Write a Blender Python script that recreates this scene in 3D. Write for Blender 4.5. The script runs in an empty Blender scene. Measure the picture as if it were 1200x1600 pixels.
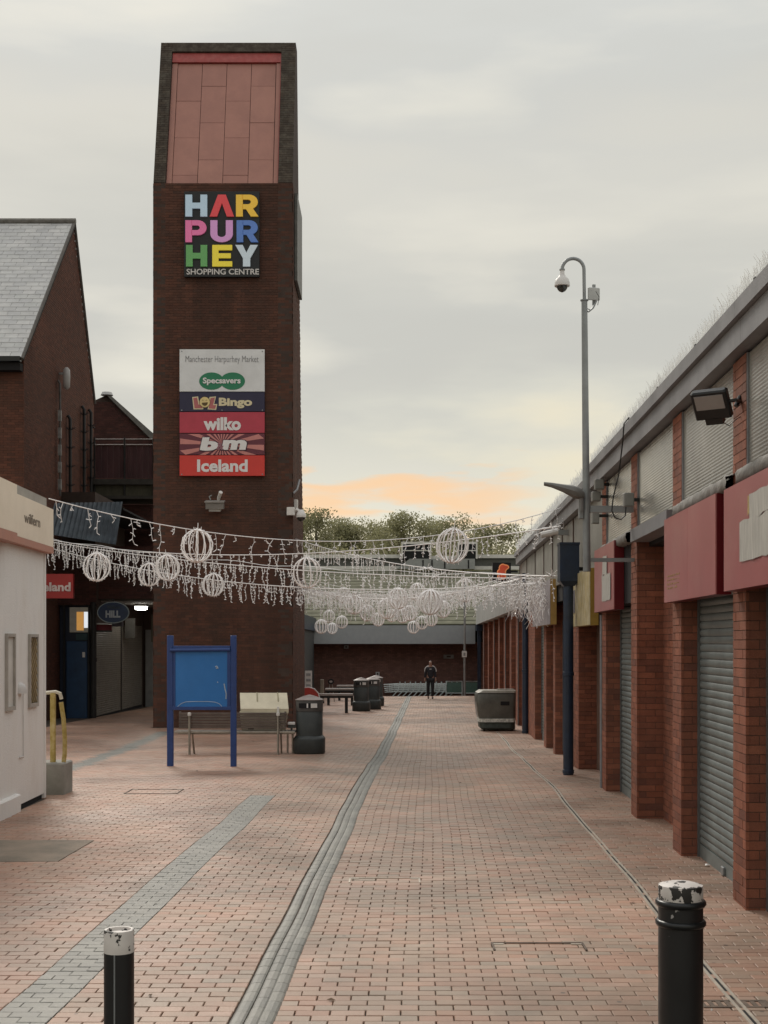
import bpy, math, random
import numpy as np
from mathutils import Vector
rnd = random.Random(7)
S = bpy.context.scene
C = S.collection
# ---------------------------------------------------------------- camera
FP = 2000.0; CX = 600.0; HY = 1004.0; EYE = 2.1
cam_d = bpy.data.cameras.new('camera'); cam = bpy.data.objects.new('camera', cam_d); C.objects.link(cam)
cam.location = (0, 0, EYE); cam.rotation_euler = (math.pi/2, 0, 0)
cam_d.sensor_fit = 'VERTICAL'; cam_d.sensor_height = 24; cam_d.lens = 30.0
cam_d.shift_y = (HY-800)/1600.0; cam_d.clip_end = 5000; cam_d.clip_start = .05
S.camera = cam
# ---------------------------------------------------------------- world
SUN_EL = math.radians(38); SUN_AZ = math.radians(-20)      # azimuth from +Y, negative = left
w = bpy.data.worlds.new('World'); S.world = w; w.use_nodes = True
nt = w.node_tree; N = nt.nodes; Lk = nt.links; N.clear()
out = N.new('ShaderNodeOutputWorld')
sky = N.new('ShaderNodeTexSky'); sky.sky_type = 'NISHITA'; sky.sun_disc = False
sky.sun_elevation = SUN_EL; sky.sun_rotation = SUN_AZ
bg1 = N.new('ShaderNodeBackground'); bg1.inputs[1].default_value = .06; Lk.new(sky.outputs[0], bg1.inputs[0])
tc = N.new('ShaderNodeTexCoord'); sep = N.new('ShaderNodeSeparateXYZ'); Lk.new(tc.outputs['Generated'], sep.inputs[0])
def M_(op, a, b=None, c=None, clamp=False):
    n = N.new('ShaderNodeMath'); n.operation = op; n.use_clamp = clamp
    for i, v in enumerate((a, b, c)):
        if v is None: continue
        if isinstance(v, (int, float)): n.inputs[i].default_value = v
        else: Lk.new(v, n.inputs[i])
    return n.outputs[0]
elev = M_('ARCSINE', sep.outputs[2])
mp = N.new('ShaderNodeMapping'); mp.inputs['Scale'].default_value = (1.6, 1.6, 7.0); Lk.new(tc.outputs['Generated'], mp.inputs[0])
nz = N.new('ShaderNodeTexNoise'); nz.inputs['Scale'].default_value = 1.9; nz.inputs['Detail'].default_value = 5; nz.inputs['Roughness'].default_value = .5
Lk.new(mp.outputs[0], nz.inputs['Vector'])
warp = M_('MULTIPLY_ADD', M_('SUBTRACT', nz.outputs[0], .5), .30, elev)
ramp = N.new('ShaderNodeValToRGB'); Lk.new(M_('MULTIPLY', warp, 1/1.6), ramp.inputs[0])
cr = ramp.color_ramp; cr.interpolation = 'B_SPLINE'
stops = [(0.0, (.78, .66, .44)), (.045, (.84, .73, .50)), (.076, (.79, .73, .57)), (.096, (.64, .63, .55)), (.118, (.555, .54, .485)),
         (.155, (.55, .545, .495)), (.20, (.68, .655, .575)), (.235, (.605, .598, .55)), (.275, (.61, .612, .57)), (.34, (.73, .73, .69)), (.55, (1.15, 1.17, 1.17)), (1.0, (1.6, 1.64, 1.68))]
while len(cr.elements) < len(stops): cr.elements.new(.5)
for e, (p, c) in zip(cr.elements, stops): e.position = p; e.color = (*c, 1)
# soft cloud streaks
mix1 = N.new('ShaderNodeMixRGB'); mix1.blend_type = 'MIX'; Lk.new(ramp.outputs[0], mix1.inputs[1]); mix1.inputs[2].default_value = (.82, .775, .65, 1)
Lk.new(M_('MULTIPLY', M_('SUBTRACT', nz.outputs[0], .50), 3.4, clamp=True), mix1.inputs[0])
# sunset band: low over the horizon in the street's direction
az = M_('ARCTAN2', sep.outputs[0], sep.outputs[1])
mp2 = N.new('ShaderNodeMapping'); mp2.inputs['Scale'].default_value = (9, 9, 46); mp2.inputs['Location'].default_value = (3.1, 0, 1.3); Lk.new(tc.outputs['Generated'], mp2.inputs[0])
nz2 = N.new('ShaderNodeTexNoise'); nz2.inputs['Scale'].default_value = 1.2; nz2.inputs['Detail'].default_value = 5; Lk.new(mp2.outputs[0], nz2.inputs['Vector'])
e2 = M_('MULTIPLY_ADD', M_('SUBTRACT', nz2.outputs[0], .5), .11, elev)
band = M_('SUBTRACT', 1, M_('POWER', M_('MULTIPLY', M_('ABSOLUTE', M_('SUBTRACT', e2, .114)), 1/.019), 2), clamp=True)
azm = M_('SUBTRACT', 1, M_('POWER', M_('MULTIPLY', M_('ABSOLUTE', M_('ADD', az, .0)), 1/.13), 4), clamp=True)
bm = M_('MULTIPLY', M_('MULTIPLY', band, azm), .68, clamp=True)
mix2 = N.new('ShaderNodeMixRGB'); Lk.new(mix1.outputs[0], mix2.inputs[1]); mix2.inputs[2].default_value = (1.0, .57, .25, 1); Lk.new(bm, mix2.inputs[0])
bg2 = N.new('ShaderNodeBackground'); bg2.inputs[1].default_value = .85; Lk.new(mix2.outputs[0], bg2.inputs[0])
ms = N.new('ShaderNodeMixShader'); ms.inputs[0].default_value = .92
Lk.new(bg1.outputs[0], ms.inputs[1]); Lk.new(bg2.outputs[0], ms.inputs[2]); Lk.new(ms.outputs[0], out.inputs[0])
# ---------------------------------------------------------------- sun
sl = bpy.data.lights.new('sun', 'SUN'); sl.energy = 1.5; sl.angle = math.radians(16); sl.color = (1, .93, .83)
so = bpy.data.objects.new('sun', sl); C.objects.link(so)
so.rotation_euler = (-(math.pi/2-SUN_EL), 0, -SUN_AZ)
S.view_settings.view_transform = 'Standard'; S.view_settings.look = 'None'
S.view_settings.exposure = .36; S.view_settings.gamma = 1; S.view_settings.use_curve_mapping = False
S.cycles.max_bounces = 5; S.cycles.diffuse_bounces = 3

# ---------------------------------------------------------------- helpers
def P(px, py, Y): return ((px-CX)*Y/FP, Y, EYE+(HY-py)*Y/FP)
KN = [(-400, 0), (19.3, 0), (23, -.10), (27, -.20), (36, -.29), (46, -.36), (58, -.455), (62, -.47), (65.5, -.93), (80, -1.0), (400, -1.0)]
KY = np.array([k[0] for k in KN]); KZ = np.array([k[1] for k in KN])
def G(Y, X=0.0):
    Y = np.asarray(Y, float)
    z = (np.interp(Y-.6, KY, KZ)+2*np.interp(Y, KY, KZ)+np.interp(Y+.6, KY, KZ))/4
    return z+.005*np.sin(1.7*Y+.8*np.asarray(X))*(Y < 70)+.004*np.sin(.9*Y-1.3*np.asarray(X)+1)*(Y < 70)
def wob(Y, X=0.0): return .007*np.sin(1.05*Y+.5*np.asarray(X))+.003*np.sin(2.7*Y+1+np.asarray(X))
SH = .036
def W(x0, Y): return x0+SH*Y

def lk(m, a, b): m.node_tree.links.new(a, b)
MATS = {}
def mat(name, col, rough=.7, var=.25, vscale=3.0, bump=.0, bscale=60, metal=0, spec=.4, dirt=None, dirt_amt=0., dirt_scale=1.2,
        rand=None, cols=None, emit=None, stretch=None, trans=0, islands=None, spots=False):
    if name in MATS: return MATS[name]
    m = bpy.data.materials.new(name); m.use_nodes = True; nt = m.node_tree; n = nt.nodes
    b = n['Principled BSDF']; b.inputs['Roughness'].default_value = rough; b.inputs['Metallic'].default_value = metal
    b.inputs['Specular IOR Level'].default_value = spec
    g = n.new('ShaderNodeNewGeometry')
    mapn = n.new('ShaderNodeMapping'); lk(m, g.outputs['Position'], mapn.inputs[0])
    if stretch: mapn.inputs['Scale'].default_value = stretch
    cur = None
    if rand:
        r = n.new('ShaderNodeValToRGB'); r.color_ramp.interpolation = 'LINEAR'
        cs = cols
        while len(r.color_ramp.elements) < len(cs): r.color_ramp.elements.new(.5)
        for i, (e, c) in enumerate(zip(r.color_ramp.elements, cs)): e.position = i/(len(cs)-1); e.color = (*c, 1)
        if rand == 'island': lk(m, g.outputs['Random Per Island'], r.inputs[0])
        else:
            oi = n.new('ShaderNodeObjectInfo'); lk(m, oi.outputs['Random'], r.inputs[0])
        cur = r.outputs[0]
    if cur is None:
        rg = n.new('ShaderNodeRGB'); rg.outputs[0].default_value = (*col, 1); cur = rg.outputs[0]
    t = n.new('ShaderNodeTexNoise'); t.inputs['Scale'].default_value = vscale; t.inputs['Detail'].default_value = 6; t.inputs['Roughness'].default_value = .65
    lk(m, mapn.outputs[0], t.inputs['Vector'])
    mr = n.new('ShaderNodeMapRange'); mr.inputs[1].default_value = .3; mr.inputs[2].default_value = .7
    mr.inputs[3].default_value = 1-var; mr.inputs[4].default_value = 1+var*.6; lk(m, t.outputs[0], mr.inputs[0])
    mx = n.new('ShaderNodeVectorMath'); mx.operation = 'SCALE'; lk(m, cur, mx.inputs[0]); lk(m, mr.outputs[0], mx.inputs['Scale']); cur = mx.outputs[0]
    if dirt:
        t2 = n.new('ShaderNodeTexNoise'); t2.inputs['Scale'].default_value = dirt_scale; t2.inputs['Detail'].default_value = 8; t2.inputs['Roughness'].default_value = .7
        lk(m, mapn.outputs[0], t2.inputs['Vector'])
        r2 = n.new('ShaderNodeMapRange'); r2.inputs[1].default_value = .45; r2.inputs[2].default_value = .72; r2.inputs[3].default_value = 0; r2.inputs[4].default_value = dirt_amt
        lk(m, t2.outputs[0], r2.inputs[0])
        mm = n.new('ShaderNodeMixRGB'); lk(m, r2.outputs[0], mm.inputs[0]); lk(m, cur, mm.inputs[1]); mm.inputs[2].default_value = (*dirt, 1); cur = mm.outputs[0]
    if spots:      # trodden gum, pale and dark, and broad damp staining
        for (sc, thr, colr, am) in ((3.1, .055, (.07, .06, .05), .75), (2.3, .045, (.50, .46, .40), .55)):
            vo = n.new('ShaderNodeTexVoronoi'); vo.inputs['Scale'].default_value = sc; lk(m, g.outputs['Position'], vo.inputs['Vector'])
            cpv = n.new('ShaderNodeMapRange'); cpv.inputs[1].default_value = thr; cpv.inputs[2].default_value = thr*.75; cpv.inputs[3].default_value = 0; cpv.inputs[4].default_value = am; lk(m, vo.outputs['Distance'], cpv.inputs[0])
            mg = n.new('ShaderNodeMixRGB'); lk(m, cpv.outputs[0], mg.inputs[0]); lk(m, cur, mg.inputs[1]); mg.inputs[2].default_value = (*colr, 1); cur = mg.outputs[0]
        t5 = n.new('ShaderNodeTexNoise'); t5.inputs['Scale'].default_value = .23; t5.inputs['Detail'].default_value = 4; t5.inputs['Distortion'].default_value = 1.5; lk(m, g.outputs['Position'], t5.inputs['Vector'])
        m5 = n.new('ShaderNodeMapRange'); m5.inputs[1].default_value = .38; m5.inputs[2].default_value = .62; m5.inputs[3].default_value = .72; m5.inputs[4].default_value = 1.12; lk(m, t5.outputs[0], m5.inputs[0])
        v5 = n.new('ShaderNodeVectorMath'); v5.operation = 'SCALE'; lk(m, cur, v5.inputs[0]); lk(m, m5.outputs[0], v5.inputs['Scale']); cur = v5.outputs[0]
        sp = n.new('ShaderNodeSeparateXYZ'); lk(m, g.outputs['Position'], sp.inputs[0])
        def mm_(op, a, b_): q = n.new('ShaderNodeMath'); q.operation = op; [(lk(m, v, q.inputs[i]) if not isinstance(v, (int, float)) else setattr(q.inputs[i], 'default_value', v)) for i, v in enumerate((a, b_))]; return q.outputs[0]
        xr = mm_('ABSOLUTE', mm_('SUBTRACT', mm_('SUBTRACT', sp.outputs[0], mm_('MULTIPLY', sp.outputs[1], .036)), .1), 0)
        xr = mm_('ADD', xr, mm_('MULTIPLY', mm_('SUBTRACT', t5.outputs[0], .5), 4.0))
        m6 = n.new('ShaderNodeMapRange'); m6.interpolation_type = 'SMOOTHSTEP'; m6.inputs[1].default_value = 1.0; m6.inputs[2].default_value = 3.6; m6.inputs[3].default_value = 0; m6.inputs[4].default_value = .26; lk(m, xr, m6.inputs[0])
        x6 = n.new('ShaderNodeMixRGB'); lk(m, m6.outputs[0], x6.inputs[0]); lk(m, cur, x6.inputs[1]); x6.inputs[2].default_value = (.30, .135, .09, 1); cur = x6.outputs[0]
        r5 = n.new('ShaderNodeMapRange'); r5.inputs[1].default_value = .35; r5.inputs[2].default_value = .65; r5.inputs[3].default_value = .38; r5.inputs[4].default_value = .62; lk(m, t5.outputs[0], r5.inputs[0]); lk(m, r5.outputs[0], b.inputs['Roughness'])
    lk(m, cur, b.inputs['Base Color'])
    if bump:
        t3 = n.new('ShaderNodeTexNoise'); t3.inputs['Scale'].default_value = bscale; t3.inputs['Detail'].default_value = 4; lk(m, g.outputs['Position'], t3.inputs['Vector'])
        bp = n.new('ShaderNodeBump'); bp.inputs['Strength'].default_value = bump; bp.inputs['Distance'].default_value = .01
        lk(m, t3.outputs[0], bp.inputs['Height']); lk(m, bp.outputs[0], b.inputs['Normal'])
    if emit:
        b.inputs['Emission Color'].default_value = (*emit[:3], 1); b.inputs['Emission Strength'].default_value = emit[3]
    if trans:
        b.inputs['Transmission Weight'].default_value = trans
    MATS[name] = m; return m

class MB:
    def __init__(s): s.v = []; s.f = []
    def add(s, vs, fs):
        o = len(s.v); s.v += [tuple(map(float, v)) for v in vs]; s.f += [tuple(i+o for i in f) for f in fs]; return s
    def box(s, x0, x1, y0, y1, z0, z1, xf=None):
        vs = [(x, y, z) for z in (z0, z1) for y in (y0, y1) for x in (x0, x1)]
        if xf: vs = [xf(*v) for v in vs]
        return s.add(vs, [(0, 2, 3, 1), (4, 5, 7, 6), (0, 1, 5, 4), (2, 6, 7, 3), (0, 4, 6, 2), (1, 3, 7, 5)])
    def bbox(s, x0, x1, y0, y1, z0, z1, b=.01, xf=None):   # box with chamfered vertical and top edges
        for (a, h0, h1) in ((0, z0, z1-b),):
            ring = lambda e, c: [(x0+e+c, y0+e), (x1-e-c, y0+e), (x1-e, y0+e+c), (x1-e, y1-e-c), (x1-e-c, y1-e), (x0+e+c, y1-e), (x0+e, y1-e-c), (x0+e, y0+e+c)]
            r0 = ring(0, b); r1 = ring(b, b)
            vs = [(x, y, z0) for x, y in r0]+[(x, y, z1-b) for x, y in r0]+[(x, y, z1) for x, y in r1]
            if xf: vs = [xf(*v) for v in vs]
            n = 8; fs = [tuple(range(n-1, -1, -1)), tuple(range(2*n, 3*n))]
            for k in range(2):
                for i in range(n): j = (i+1) % n; fs.append((k*n+i, k*n+j, (k+1)*n+j, (k+1)*n+i))
            s.add(vs, fs)
        return s
    def tube(s, pts, r, n=6, caps=True):
        pts = [Vector(p) for p in pts]; rs = r if isinstance(r, (list, tuple)) else [r]*len(pts)
        rings = []; up = Vector((0, 0, 1)); prev = None
        for i, p in enumerate(pts):
            d = (pts[min(i+1, len(pts)-1)]-pts[max(i-1, 0)])
            if d.length < 1e-9: d = Vector((0, 0, 1))
            d.normalize()
            a = prev if prev is not None else (Vector((1, 0, 0)) if abs(d.z) > .9 else up)
            u = a-d*a.dot(d)
            if u.length < 1e-6: u = d.orthogonal()
            u.normalize(); v = d.cross(u); prev = u
            rings.append([p+u*(rs[i]*math.cos(2*math.pi*k/n))+v*(rs[i]*math.sin(2*math.pi*k/n)) for k in range(n)])
        vs = [q for ring in rings for q in ring]; fs = []
        for i in range(len(pts)-1):
            for k in range(n): j = (k+1) % n; fs.append((i*n+k, i*n+j, (i+1)*n+j, (i+1)*n+k))
        if caps: fs += [tuple(range(n-1, -1, -1)), tuple(range((len(pts)-1)*n, len(pts)*n))]
        return s.add(vs, fs)
    def lathe(s, prof, c=(0, 0, 0), n=24, sq=None):
        vs = []; fs = []
        for (r, z) in prof:
            for k in range(n):
                a = 2*math.pi*k/n; cx, sy = math.cos(a), math.sin(a)
                if sq:
                    m = (abs(cx)**sq+abs(sy)**sq)**(-1/sq); cx *= m; sy *= m
                vs.append((c[0]+r*cx, c[1]+r*sy, c[2]+z))
        for i in range(len(prof)-1):
            for k in range(n): j = (k+1) % n; fs.append((i*n+k, i*n+j, (i+1)*n+j, (i+1)*n+k))
        fs += [tuple(range(n-1, -1, -1)), tuple(range((len(prof)-1)*n, len(prof)*n))]
        return s.add(vs, fs)
    def prism(s, poly, o, u, v, nrm, d):      # poly in (u,v) plane at o, extruded by nrm*d
        o, u, v, nrm = map(Vector, (o, u, v, nrm)); n = len(poly)
        a = [o+u*p+v*q for p, q in poly]; b = [p+nrm*d for p in a]
        fs = [tuple(range(n-1, -1, -1)), tuple(range(n, 2*n))]+[(i, (i+1) % n, n+(i+1) % n, n+i) for i in range(n)]
        return s.add(a+b, fs)
    def build(s, name, m=None, parent=None, smooth=False, kind=None):
        me = bpy.data.meshes.new(name)
        off = wl(parent) if parent else (0, 0, 0)
        v = np.array(s.v, dtype=np.float32)-np.array(off, dtype=np.float32) if s.v else np.zeros((0, 3), np.float32)
        me.from_pydata(v.tolist(), [], s.f)
        if m: me.materials.append(m)
        if smooth: me.polygons.foreach_set('use_smooth', [True]*len(me.polygons))
        me.update()
        o = bpy.data.objects.new(name, me); C.objects.link(o)
        if parent: o.parent = parent
        if kind: o['kind'] = kind
        return o
def wl(o):
    l = Vector((0, 0, 0))
    while o is not None: l = l+o.location; o = o.parent
    return l
def tag(o, label=None, cat=None, group=None, kind=None):
    if label: o['label'] = label
    if cat: o['category'] = cat
    if group: o['group'] = group
    if kind: o['kind'] = kind
    return o
def thing(name, label, cat, loc=(0, 0, 0), group=None, kind=None):
    o = bpy.data.objects.new(name, None); C.objects.link(o); o.location = loc; o.empty_display_size = .1
    return tag(o, label, cat, group, kind)
def copy_tree(o, loc=None, parent=None, scale=None):
    c = o.copy(); C.objects.link(c)
    if parent: c.parent = parent
    for ch in o.children: copy_tree(ch, parent=c)
    if loc is not None: c.location = loc
    if scale: c.scale = (scale,)*3
    return c
def smooth_auto(o, ang=40):
    me = o.data; me.polygons.foreach_set('use_smooth', [True]*len(me.polygons))
    try: me.set_sharp_from_angle(angle=math.radians(ang))
    except Exception: pass
    return o
def text(name, body, o, u, v, n, w_, h_, d, m, parent, bold=0.0):
    cu = bpy.data.curves.new(name, 'FONT'); cu.body = body; cu.size = 1; cu.extrude = .02; cu.offset = bold; cu.resolution_u = 3
    ob = bpy.data.objects.new(name, cu); C.objects.link(ob)
    bpy.context.view_layer.update()
    ev = ob.evaluated_get(bpy.context.evaluated_depsgraph_get()); me = bpy.data.meshes.new_from_object(ev)
    bpy.data.objects.remove(ob)
    k = len(me.vertices); a = np.zeros(k*3); me.vertices.foreach_get('co', a); a = a.reshape(-1, 3)
    mn = a.min(0); mx = a.max(0); a = (a-mn)/np.maximum(mx-mn, 1e-6)
    o, u, v, n = (np.array(q, float) for q in (o, u, v, n))
    b = o+np.outer(a[:, 0], u)*w_+np.outer(a[:, 1], v)*h_+np.outer(a[:, 2], n)*d
    off = np.array(wl(parent)) if parent else 0
    me.vertices.foreach_set('co', (b-off).ravel()); me.materials.clear(); me.materials.append(m); me.update()
    t = bpy.data.objects.new(name, me); C.objects.link(t)
    if parent: t.parent = parent
    return t

# ---------------------------------------------------------------- materials
PAVC = [(.43, .262, .190), (.385, .228, .162), (.375, .268, .198), (.47, .305, .230), (.33, .258, .198), (.42, .245, .170), (.375, .290, .222), (.45, .275, .198)]
pkw = dict(rough=.50, var=.20, vscale=.55, bump=.25, bscale=90, dirt=(.20, .16, .12), dirt_amt=.8, dirt_scale=.75, spec=.4, spots=True)
m_pav = mat('paver_clay', PAVC[0], rand='island', cols=PAVC, **pkw)
m_pav1 = mat('paver_clay_single', PAVC[0], rand='object', cols=PAVC, **pkw)
GRC = [(.185, .183, .160), (.22, .215, .19), (.165, .165, .148), (.20, .195, .175)]
m_gry = mat('paver_grey', GRC[0], rand='island', cols=GRC, rough=.6, var=.2, vscale=2, bump=.3, dirt=(.22, .20, .17), dirt_amt=.4)
m_gry1 = mat('paver_grey_single', GRC[0], rand='object', cols=GRC, rough=.5, var=.2, vscale=2, bump=.3, dirt=(.24, .22, .19), dirt_amt=.4)
m_bed = mat('joint_sand', (.075, .060, .048), rough=.95, var=.3)
RB = [(.285, .105, .064), (.235, .086, .054), (.33, .125, .076), (.20, .078, .052), (.265, .096, .057), (.165, .070, .052)]
bkw = dict(rough=.75, var=.22, vscale=4, bump=.35, bscale=120, dirt=(.12, .07, .05), dirt_amt=.5, dirt_scale=.9, spec=.25)
m_rb = mat('red_brick', RB[0], rand='island', cols=RB, **bkw)
m_rb1 = mat('red_brick_single', RB[0], rand='object', cols=RB, **bkw)
m_mort = mat('mortar_dark', (.13, .075, .055), rough=.95, var=.3, vscale=6)
TB = [(.100, .046, .032), (.078, .038, .028), (.120, .054, .037), (.068, .038, .029), (.108, .047, .032), (.088, .046, .035)]
m_tb = mat('dark_brick', TB[0], rand='island', cols=TB, rough=.85, var=.28, vscale=.7, bump=.3, bscale=120, dirt=(.052, .033, .026), dirt_amt=.75, dirt_scale=1.3, spec=.2, stretch=(1, 1, .18))
m_tmort = mat('mortar_tower', (.062, .042, .034), rough=.95, var=.3, vscale=2)
m_dark = mat('dark_void', (.012, .011, .012), rough=.9)
m_conc = mat('concrete', (.30, .29, .26), rough=.85, var=.3, vscale=2, bump=.3, dirt=(.14, .14, .11), dirt_amt=.6)
m_white = mat('white_render', (.80, .785, .76), rough=.8, var=.12, vscale=1.5, bump=.5, bscale=45, dirt=(.50, .46, .41), dirt_amt=.6, dirt_scale=1.5, stretch=(1, 1, .3))
m_navy = mat('navy_paint', (.016, .030, .060), rough=.4, var=.3, vscale=5, dirt=(.03, .035, .04), dirt_amt=.5)
m_blue = mat('blue_paint', (.022, .055, .19), rough=.4, var=.15, vscale=6)
m_black = mat('black_paint', (.010, .011, .012), rough=.35, var=.4, vscale=9, bump=.15, bscale=40)
m_fascia = mat('fascia_metal', (.235, .235, .245), rough=.55, var=.25, vscale=1.3, dirt=(.12, .12, .125), dirt_amt=.55, dirt_scale=1.0, bump=.1)
m_lead = mat('ledge_lead', (.20, .19, .175), rough=.75, var=.35, vscale=6, bump=.8, bscale=22, dirt=(.10, .09, .07), dirt_amt=.6, dirt_scale=5)
m_grille = mat('ribbed_glazing', (.28, .275, .25), rough=.2, var=.35, vscale=1.1, spec=.6, dirt=(.25, .24, .205), dirt_amt=.7, dirt_scale=.9)
m_shut = mat('shutter_grey', (.175, .20, .195), rough=.45, var=.25, vscale=3, spec=.5, dirt=(.10, .11, .105), dirt_amt=.5, dirt_scale=2.5)
m_wire = mat('pale_wire', (.88, .85, .84), rough=.5, var=.05)
m_spike = mat('spike_plastic', (.85, .85, .83), rough=.5, var=.03)
m_steel = mat('galvanised', (.26, .275, .28), rough=.45, var=.2, metal=.3, vscale=4)
m_wht = mat('white_plastic', (.62, .60, .58), rough=.45, var=.08)
m_bin = mat('bin_plastic', (.036, .042, .042), rough=.5, var=.2, vscale=5, dirt=(.10, .10, .09), dirt_amt=.35, dirt_scale=3)
m_slate = mat('slate', (.34, .345, .345), rand='object', cols=[(.46, .46, .455), (.42, .42, .42), (.50, .495, .485), (.44, .445, .435)], rough=.6, var=.15, bump=.2, vscale=2)

# ---------------------------------------------------------------- brick generator
unit_brick = None
def get_unit():
    global unit_brick
    if unit_brick is None:
        b = MB(); e = .03
        vs = []
        for z in (-.5, .5):
            for (x, y) in ((-.5, -.5), (.5, -.5), (.5, .5), (-.5, .5)): vs.append((x, y, z))
        b.add(vs, [(3, 2, 1, 0), (4, 5, 6, 7), (0, 1, 5, 4), (1, 2, 6, 5), (2, 3, 7, 6), (3, 0, 4, 7)])
        unit_brick = bpy.data.meshes.new('brick'); unit_brick.from_pydata(b.v, [], b.f); unit_brick.update()
        unit_brick.materials.append(m_rb1)
    return unit_brick
def bricks(O, d, n, L, z0, z1, holes=(), bl=.218, bh=.068, j=.007, proud=.0045, start=0, zfun=None, top=None, jit=.0016):
    """list of bricks (centre, dir, size) on a vertical face"""
    res = []; d = np.array((*d[:2], 0), float); n = np.array((*n[:2], 0), float); O = np.array(O, float); pitch = bh+j
    k0 = 0; z = z0
    while z < z1-.01:
        hh = min(bh, z1-z); off = -(bl+j)/2 if (k0+start) % 2 else 0
        s = off
        while s < L-.005:
            a = max(s, 0); b = min(s+bl, L)
            if b-a > .02:
                segs = [(a, b)]
                for (h0, h1, g0, g1) in holes:
                    if z+hh > g0 and z < g1:
                        ns = []
                        for (p, q) in segs:
                            if q <= h0 or p >= h1: ns.append((p, q))
                            else:
                                if p < h0: ns.append((p, h0))
                                if q > h1: ns.append((h1, q))
                        segs = ns
                if top is not None: segs = [(p, q) for p, q in segs if z+hh <= top((p+q)/2)]
                for (p, q) in segs:
                    if q-p < .02: continue
                    dep = proud+rnd.uniform(-jit, jit)+.02
                    c = O+d*((p+q)/2)+n*(dep/2-.02); 
                    res.append((c[0], c[1], z+hh/2, d[0], d[1], q-p, dep, hh))
            s += bl+j
        z += pitch; k0 += 1
    return res
def bricks_mesh(name, bl, m, parent):
    a = np.array(bl, dtype=np.float64); k = len(a)
    c = a[:, :3]; dl = np.hypot(a[:, 3], a[:, 4]); d = np.zeros((k, 3)); d[:, 0] = a[:, 3]; d[:, 1] = a[:, 4]
    nn = np.zeros((k, 3)); nn[:, 0] = -d[:, 1]/dl; nn[:, 1] = d[:, 0]/dl
    hx = a[:, 5:6]/2; hy = a[:, 6:7]/2; hz = a[:, 7:8]/2; zz = np.array([[0, 0, 1.]])
    V = np.stack([c+sx*hx*d+sy*hy*nn+sz*hz*zz for sz in (-1, 1) for (sx, sy) in ((-1, -1), (1, -1), (1, 1), (-1, 1))], 1)
    V = V.reshape(-1, 3)-np.array(wl(parent) if parent else (0, 0, 0))
    F = np.array([(3, 2, 1, 0), (4, 5, 6, 7), (0, 1, 5, 4), (1, 2, 6, 5), (2, 3, 7, 6), (3, 0, 4, 7)])
    F = (F[None]+8*np.arange(k)[:, None, None]).reshape(-1, 4)
    return arr_mesh(name, V, F, m, parent, 'stuff')
def arr_mesh(name, V, F, m, parent=None, kind=None):
    me = bpy.data.meshes.new(name); me.vertices.add(len(V)); me.vertices.foreach_set('co', np.asarray(V, np.float32).ravel())
    k = F.shape[1]; me.loops.add(F.size); me.loops.foreach_set('vertex_index', F.astype(np.int32).ravel())
    me.polygons.add(len(F)); me.polygons.foreach_set('loop_start', np.arange(len(F), dtype=np.int32)*k)
    me.polygons.foreach_set('use_smooth', np.zeros(len(F), dtype=bool))
    me.update(calc_edges=True); me.materials.append(m)
    o = bpy.data.objects.new(name, me); C.objects.link(o)
    if parent: o.parent = parent
    if kind: o['kind'] = kind
    return o
def brick_objects(bl, parent, name='brick'):
    me = get_unit(); off = wl(parent)
    for (x, y, z, dx, dy, l, dep, h) in bl:
        o = bpy.data.objects.new(name, me); C.objects.link(o); o.parent = parent
        o.location = (x-off[0], y-off[1], z-off[2]); o.rotation_euler = (0, 0, math.atan2(dy, dx)); o.scale = (l, dep, h)

# ================================================================ GROUND
xs = np.concatenate([[-2500, -400, -90], np.arange(-40, 41, 2.0), [90, 400, 2500]])
ys = np.concatenate([[-2500, -300, -40], np.arange(-10, 80, .4), [100, 200, 500, 2500]])
XX, YY = np.meshgrid(xs, ys); ZZ = G(YY, XX)-.014
V = np.stack([XX, YY, ZZ], -1).reshape(-1, 3); nx = len(xs); ny = len(ys)
ii, jj = np.meshgrid(np.arange(nx-1), np.arange(ny-1)); a = (jj*nx+ii).ravel()
ground = arr_mesh('ground', V, np.stack([a, a+1, a+1+nx, a+nx], 1), m_bed); ground['kind'] = 'structure'

# pavers: nearest as single objects, the rest joined
PW, PL = .1, .2
def tower_fp(X, Y): return (X > -6.6) & (X < -2.45) & (Y > 35.9) & (Y < 41.4)
cols = np.arange(-110, 33)          # half-block column k spans X0 = .08+.1k; courses run across the street
rows = np.arange(int(5.8/.1), int(63.6/.1))
def emap(x, far):
    x = np.asarray(x, float); a = np.where(x >= -.9, x-.025, x+.025)
    nearm = np.where(x <= -2.5, x+.085, a)
    lin = np.where(x <= -2.5, x+.085, np.where(x < -2.1, -2.435+(x+2.52)*.85, a))
    return np.where(far, lin, nearm)-.03
CK, RK = np.meshgrid(cols, rows); C0 = .08+.1*CK; YC = RK*.1+.05; FAR = YC >= 17.6
XH = C0+.05; XHw = XH+SH*YC
keep = (np.abs(XHw) < .3*YC+2.2) & ~((XH > -1.12) & (XH < -.82)) & ~((XH > -2.52) & (XH < -2.12) & (YC < 17.6))
keep &= ~tower_fp(XHw, YC) & ~((XH > -5.3) & (XH < -3.62) & (YC > 12.3) & (YC < 13.6)) & ~((XHw < -4.3-.02*YC) & (YC < 17.3)) & (XH < 3.1)
start = (CK+RK) % 2 == 0
kn = np.zeros_like(keep); kn[:, :-1] = keep[:, 1:]
okp = C0 < -1.13
ea, eb, ec = emap(C0+1e-3*0, FAR), emap(C0+.1, FAR), emap(C0+.2, FAR)
L_ = []; 
full = start & keep & kn; onlyA = start & keep & ~kn; onlyB = start & ~keep & kn
rb_ = emap(C0-1e-6, FAR); 
def edge_r(x): return emap(x-1e-6+0*x, FAR)
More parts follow.
